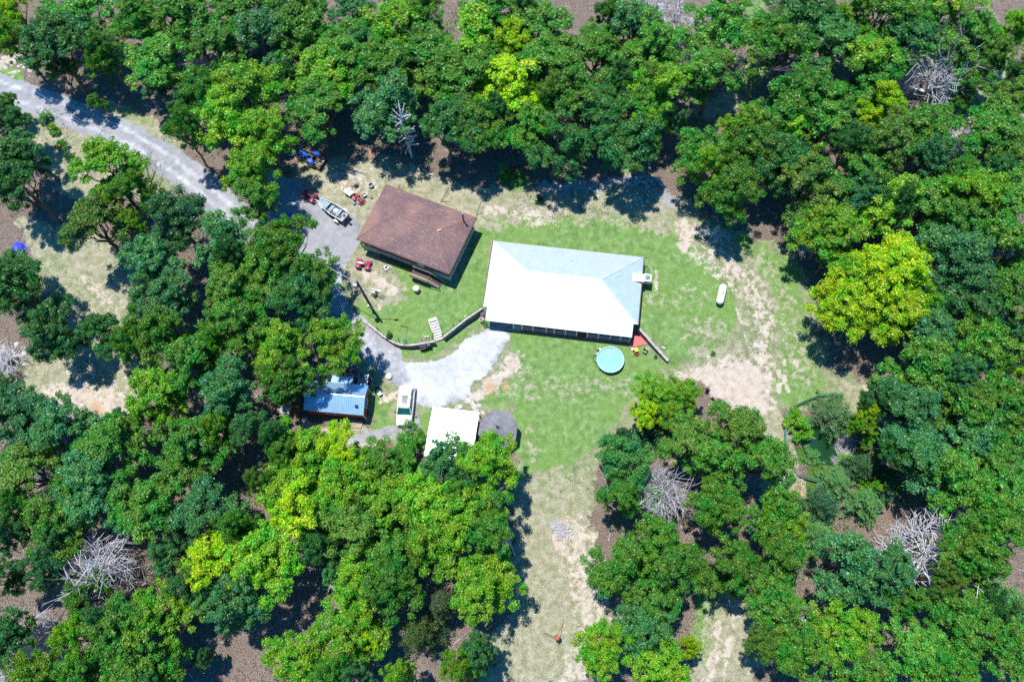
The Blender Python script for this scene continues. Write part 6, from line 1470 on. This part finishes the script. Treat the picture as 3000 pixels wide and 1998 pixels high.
dead('bare_branch', 0, (1640, 400), 2.6, 1.6, 2.0, (0, .1), 'dead_tree', 'small pale dead tree behind the white roof, lower')
dead('bare_twiggy', 0, (30, 1075), .7, 1.0, 2.0, (0, .2), 'dead_tree', 'grey brush at the left edge beside the rocky clearing')
dead('bare_branch', 0, (150, 1345), 1.4, 1.4, 4.4, (0, 1.3), 'dead_branch', 'pale fallen branch below the rocky clearing')
dead('bare_branch', 0, (170, 1325), 1.2, 1.2, 2.4, (0, .3), 'dead_tree', 'small bare bush beside the pale fallen branch')
dead('bare_big', 0, (482, 622), .75, .6, 4.6, (.2, -.75), 'dead_tree', 'crooked grey bare trunk leaning left beside the gravel road')
dead('bare_branch', 0, (2080, 700), 1.3, 1.0, 1.0, (-.2, 0), 'dead_branch', 'grey bare sapling at the wood edge above the tank', None)
dead('bare_twiggy', 0, (2460, 1345), .45, .55, 0, (0, 0), 'dead_bush', 'grey bare brush at the lower pond edge')
dead('bare_twiggy', 0, (2478, 1312), .5, .5, 2, (0, .4), 'dead_bush', 'curved grey bare brush at the right pond edge')
dead('bare_branch', 0, (1000, 1880), 1.7, 1.5, 5.0, (-.2, -.8), 'dead_branch', 'pale dead branch among lime crowns at the bottom edge')
dead('bare_branch', 0, (620, 250), 2.4, 2.2, 3.1, (0, .1), 'dead_tree', 'grey dead twigs between crowns above the gravel road')
dead('bare_branch', 0, (745, 430), 3.2, 2.0, 1.1, (0, .1), 'dead_branch', 'pale bare twigs in the lime tree by the tractor')
dead('bare_branch', 0, (2350, 1775), 1.2, 1.6, 1.1, (0, -.8), 'dead_branch', 'grey fallen branches beside the small lime tree at right track', None)
dead('bare_twiggy', 0, (1640, 1552), .22, .5, 1.1, (0, 0), 'brush_pile', 'small heap of sticks on the burnt patch')

# ------------------------------------------------------------------ ground litter nobody could count
def scatter_leaves(spots, size, per, h, seed):
    R = np.random.default_rng(seed); Vs = []; Cs = []; Ns = []
    for px, py, rp, dens in spots:
        g = at(px, py); rm = rp*mpp(px, py); m = int(per*dens*rm*rm)
        a = R.random(m)*2*pi; d = rm*np.sqrt(R.random(m))*(1+.25*np.sin(3*a+px)); x = g[0]+d*np.cos(a); y = g[1]+d*np.sin(a)
        clump = (np.sin(x*3.1+px)*np.cos(y*2.7+py)+.7*np.sin(x*1.1-y*1.4)) > R.uniform(-1.1, .6, m); x, y = x[clump], y[clump]
        z = hz(x, y)+h*R.random(len(x))*(.4+.6*np.abs(np.sin(x*1.9)*np.cos(y*2.1)))+.03
        Cs.append(np.stack([x, y, z], 1)); nn = R.normal(0, .5, (len(x), 3))+[0, 0, 1]; nn /= np.linalg.norm(nn, axis=1)[:, None]; Ns.append(nn)
    C = np.concatenate(Cs); N_ = np.concatenate(Ns); return leaf_quads(R, C, N_, size)
def stuff(name, vq, m, colour=None):
    o = bpy.data.objects.new(name, mesh_with(name, vq[0], vq[1], m)); col.objects.link(o); o['kind'] = 'stuff'
    if colour: o.color = (*colour, 1)
    return o
weeds = [(140, 350, 50, 1), (180, 410, 40, .8), (290, 400, 30, .6), (2350, 1330, 50, 1.2), (2400, 1370, 45, 1.2), (2450, 1390, 60, 1.2), (2500, 1340, 50, 1), (2330, 1250, 30, 1), (1640, 615, 60, .8), (1740, 600, 60, .7), (1520, 530, 60, .9), (1560, 560, 50, .6), (2360, 1470, 60, 1), (2400, 1550, 90, 1), (2480, 1520, 80, 1), (2880, 300, 80, .7), (2900, 220, 60, .5), (2200, 230, 50, .5), (2060, 1800, 60, .5), (2280, 1470, 40, .5), (2330, 1500, 50, .7), (1700, 1420, 60, .3), (280, 690, 40, .3), (1230, 640, 60, .2), (900, 800, 30, .2)]
stuff('low_weeds', scatter_leaves(weeds, .16, 60, .35, 5), 'leaves', (.06, .17, .03))
wood_spots = []
R = np.random.default_rng(21)
for e in ent:
    if e[4] or e[0] == 'Y' and e[1] > 2300: continue
    for _ in range(4):
        x, y = e[1]+R.normal(0, 50), e[2]+R.normal(0, 40)+35
        g = at(x, y)
        i = int(np.argmin(np.abs(xs-g[0]))); j = int(np.argmin(np.abs(ys-g[1])))
        mk = full[:, j*NX+i]
        if mk[:5].max() < .15 and mk[6] < .1 and not (780 < x < 1560 and 540 < y < 1420): wood_spots.append((x, y, R.uniform(14, 40), R.uniform(.3, 1.0)))
stuff('undergrowth', scatter_leaves(wood_spots, .24, 60, 1.6, 6), 'leaves', (.06, .20, .025))
# sticks and stones on the woodland floor
R = np.random.default_rng(31); paths = []
m = 1500; X = R.uniform(-70, 74, m); Y = R.uniform(-6, 92, m)
keep = []
for x, y in zip(X, Y):
    i = int(np.argmin(np.abs(xs-x))); j = int(np.argmin(np.abs(ys-y)))
    if full[:2, j*NX+i].max() < .1 and full[3, j*NX+i] < .6 and not (-26 < x < 18 and 18 < y < 56): keep.append((x, y))
for x, y in keep:
    a = R.random()*pi; L = R.uniform(.5, 2.6); z = float(hz(x, y)); p0 = np.array([x, y, z+.05]); p1 = p0+[L*cos(a), L*sin(a), R.uniform(0, .15)]
    p1[2] = max(p1[2], float(hz(p1[0], p1[1]))+.04); paths.append((bent(R, p0, p1, 4, .1), np.linspace(R.uniform(.02, .05), .01, 4), 4))
v, q = tube_arrays(paths); o = stuff('fallen_sticks', (v, q), 'dead_bark')
V = []; Q = []; o_ = 0
def stone(x, y, s):
    global o_
    z = float(hz(x, y)); pts = np.array([[-1, -1, 0], [1, -1, 0], [1, 1, 0], [-1, 1, 0], [-.6, -.6, 1], [.6, -.6, 1], [.6, .6, 1], [-.6, .6, 1]])*R.uniform(.7, 1.2, (8, 3))*[s, s, s*.55]
    a = R.random()*6; c_, s_ = cos(a), sin(a); pts = np.stack([pts[:, 0]*c_-pts[:, 1]*s_+x, pts[:, 0]*s_+pts[:, 1]*c_+y, pts[:, 2]+z-.02], 1)
    V.append(pts); Q.append(np.array([(4, 5, 6, 7), (0, 1, 5, 4), (1, 2, 6, 5), (2, 3, 7, 6), (3, 0, 4, 7)])+o_); o_ += 8
for (px, py, rp, n_, smax) in ((1880, 560, 50, 60, .22), (1700, 560, 60, 50, .18), (250, 1170, 130, 70, .3), (60, 190, 50, 40, .3), (1000, 1290, 60, 30, .12), (2180, 1180, 60, 20, .1), (30, 1050, 50, 30, .3), (2330, 740, 30, 14, .2), (460, 300, 40, 20, .2), (1110, 470, 60, 30, .16), (2820, 330, 50, 18, .3), (1340, 1185, 50, 16, .12), (1480, 1020, 30, 20, .07)):
    g = at(px, py); rm = rp*mpp(px, py)
    for _ in range(n_):
        a = R.random()*6.28; d = rm*sqrt(R.random()); stone(g[0]+d*cos(a), g[1]+d*sin(a), R.uniform(.3, 1)*smax)
stuff('loose_stones', (np.concatenate(V), np.concatenate(Q)), 'rock')
print('TREES raw', raw_n, 'kept', len(ent), 'wood spots', len(wood_spots), 'sticks', len(keep))
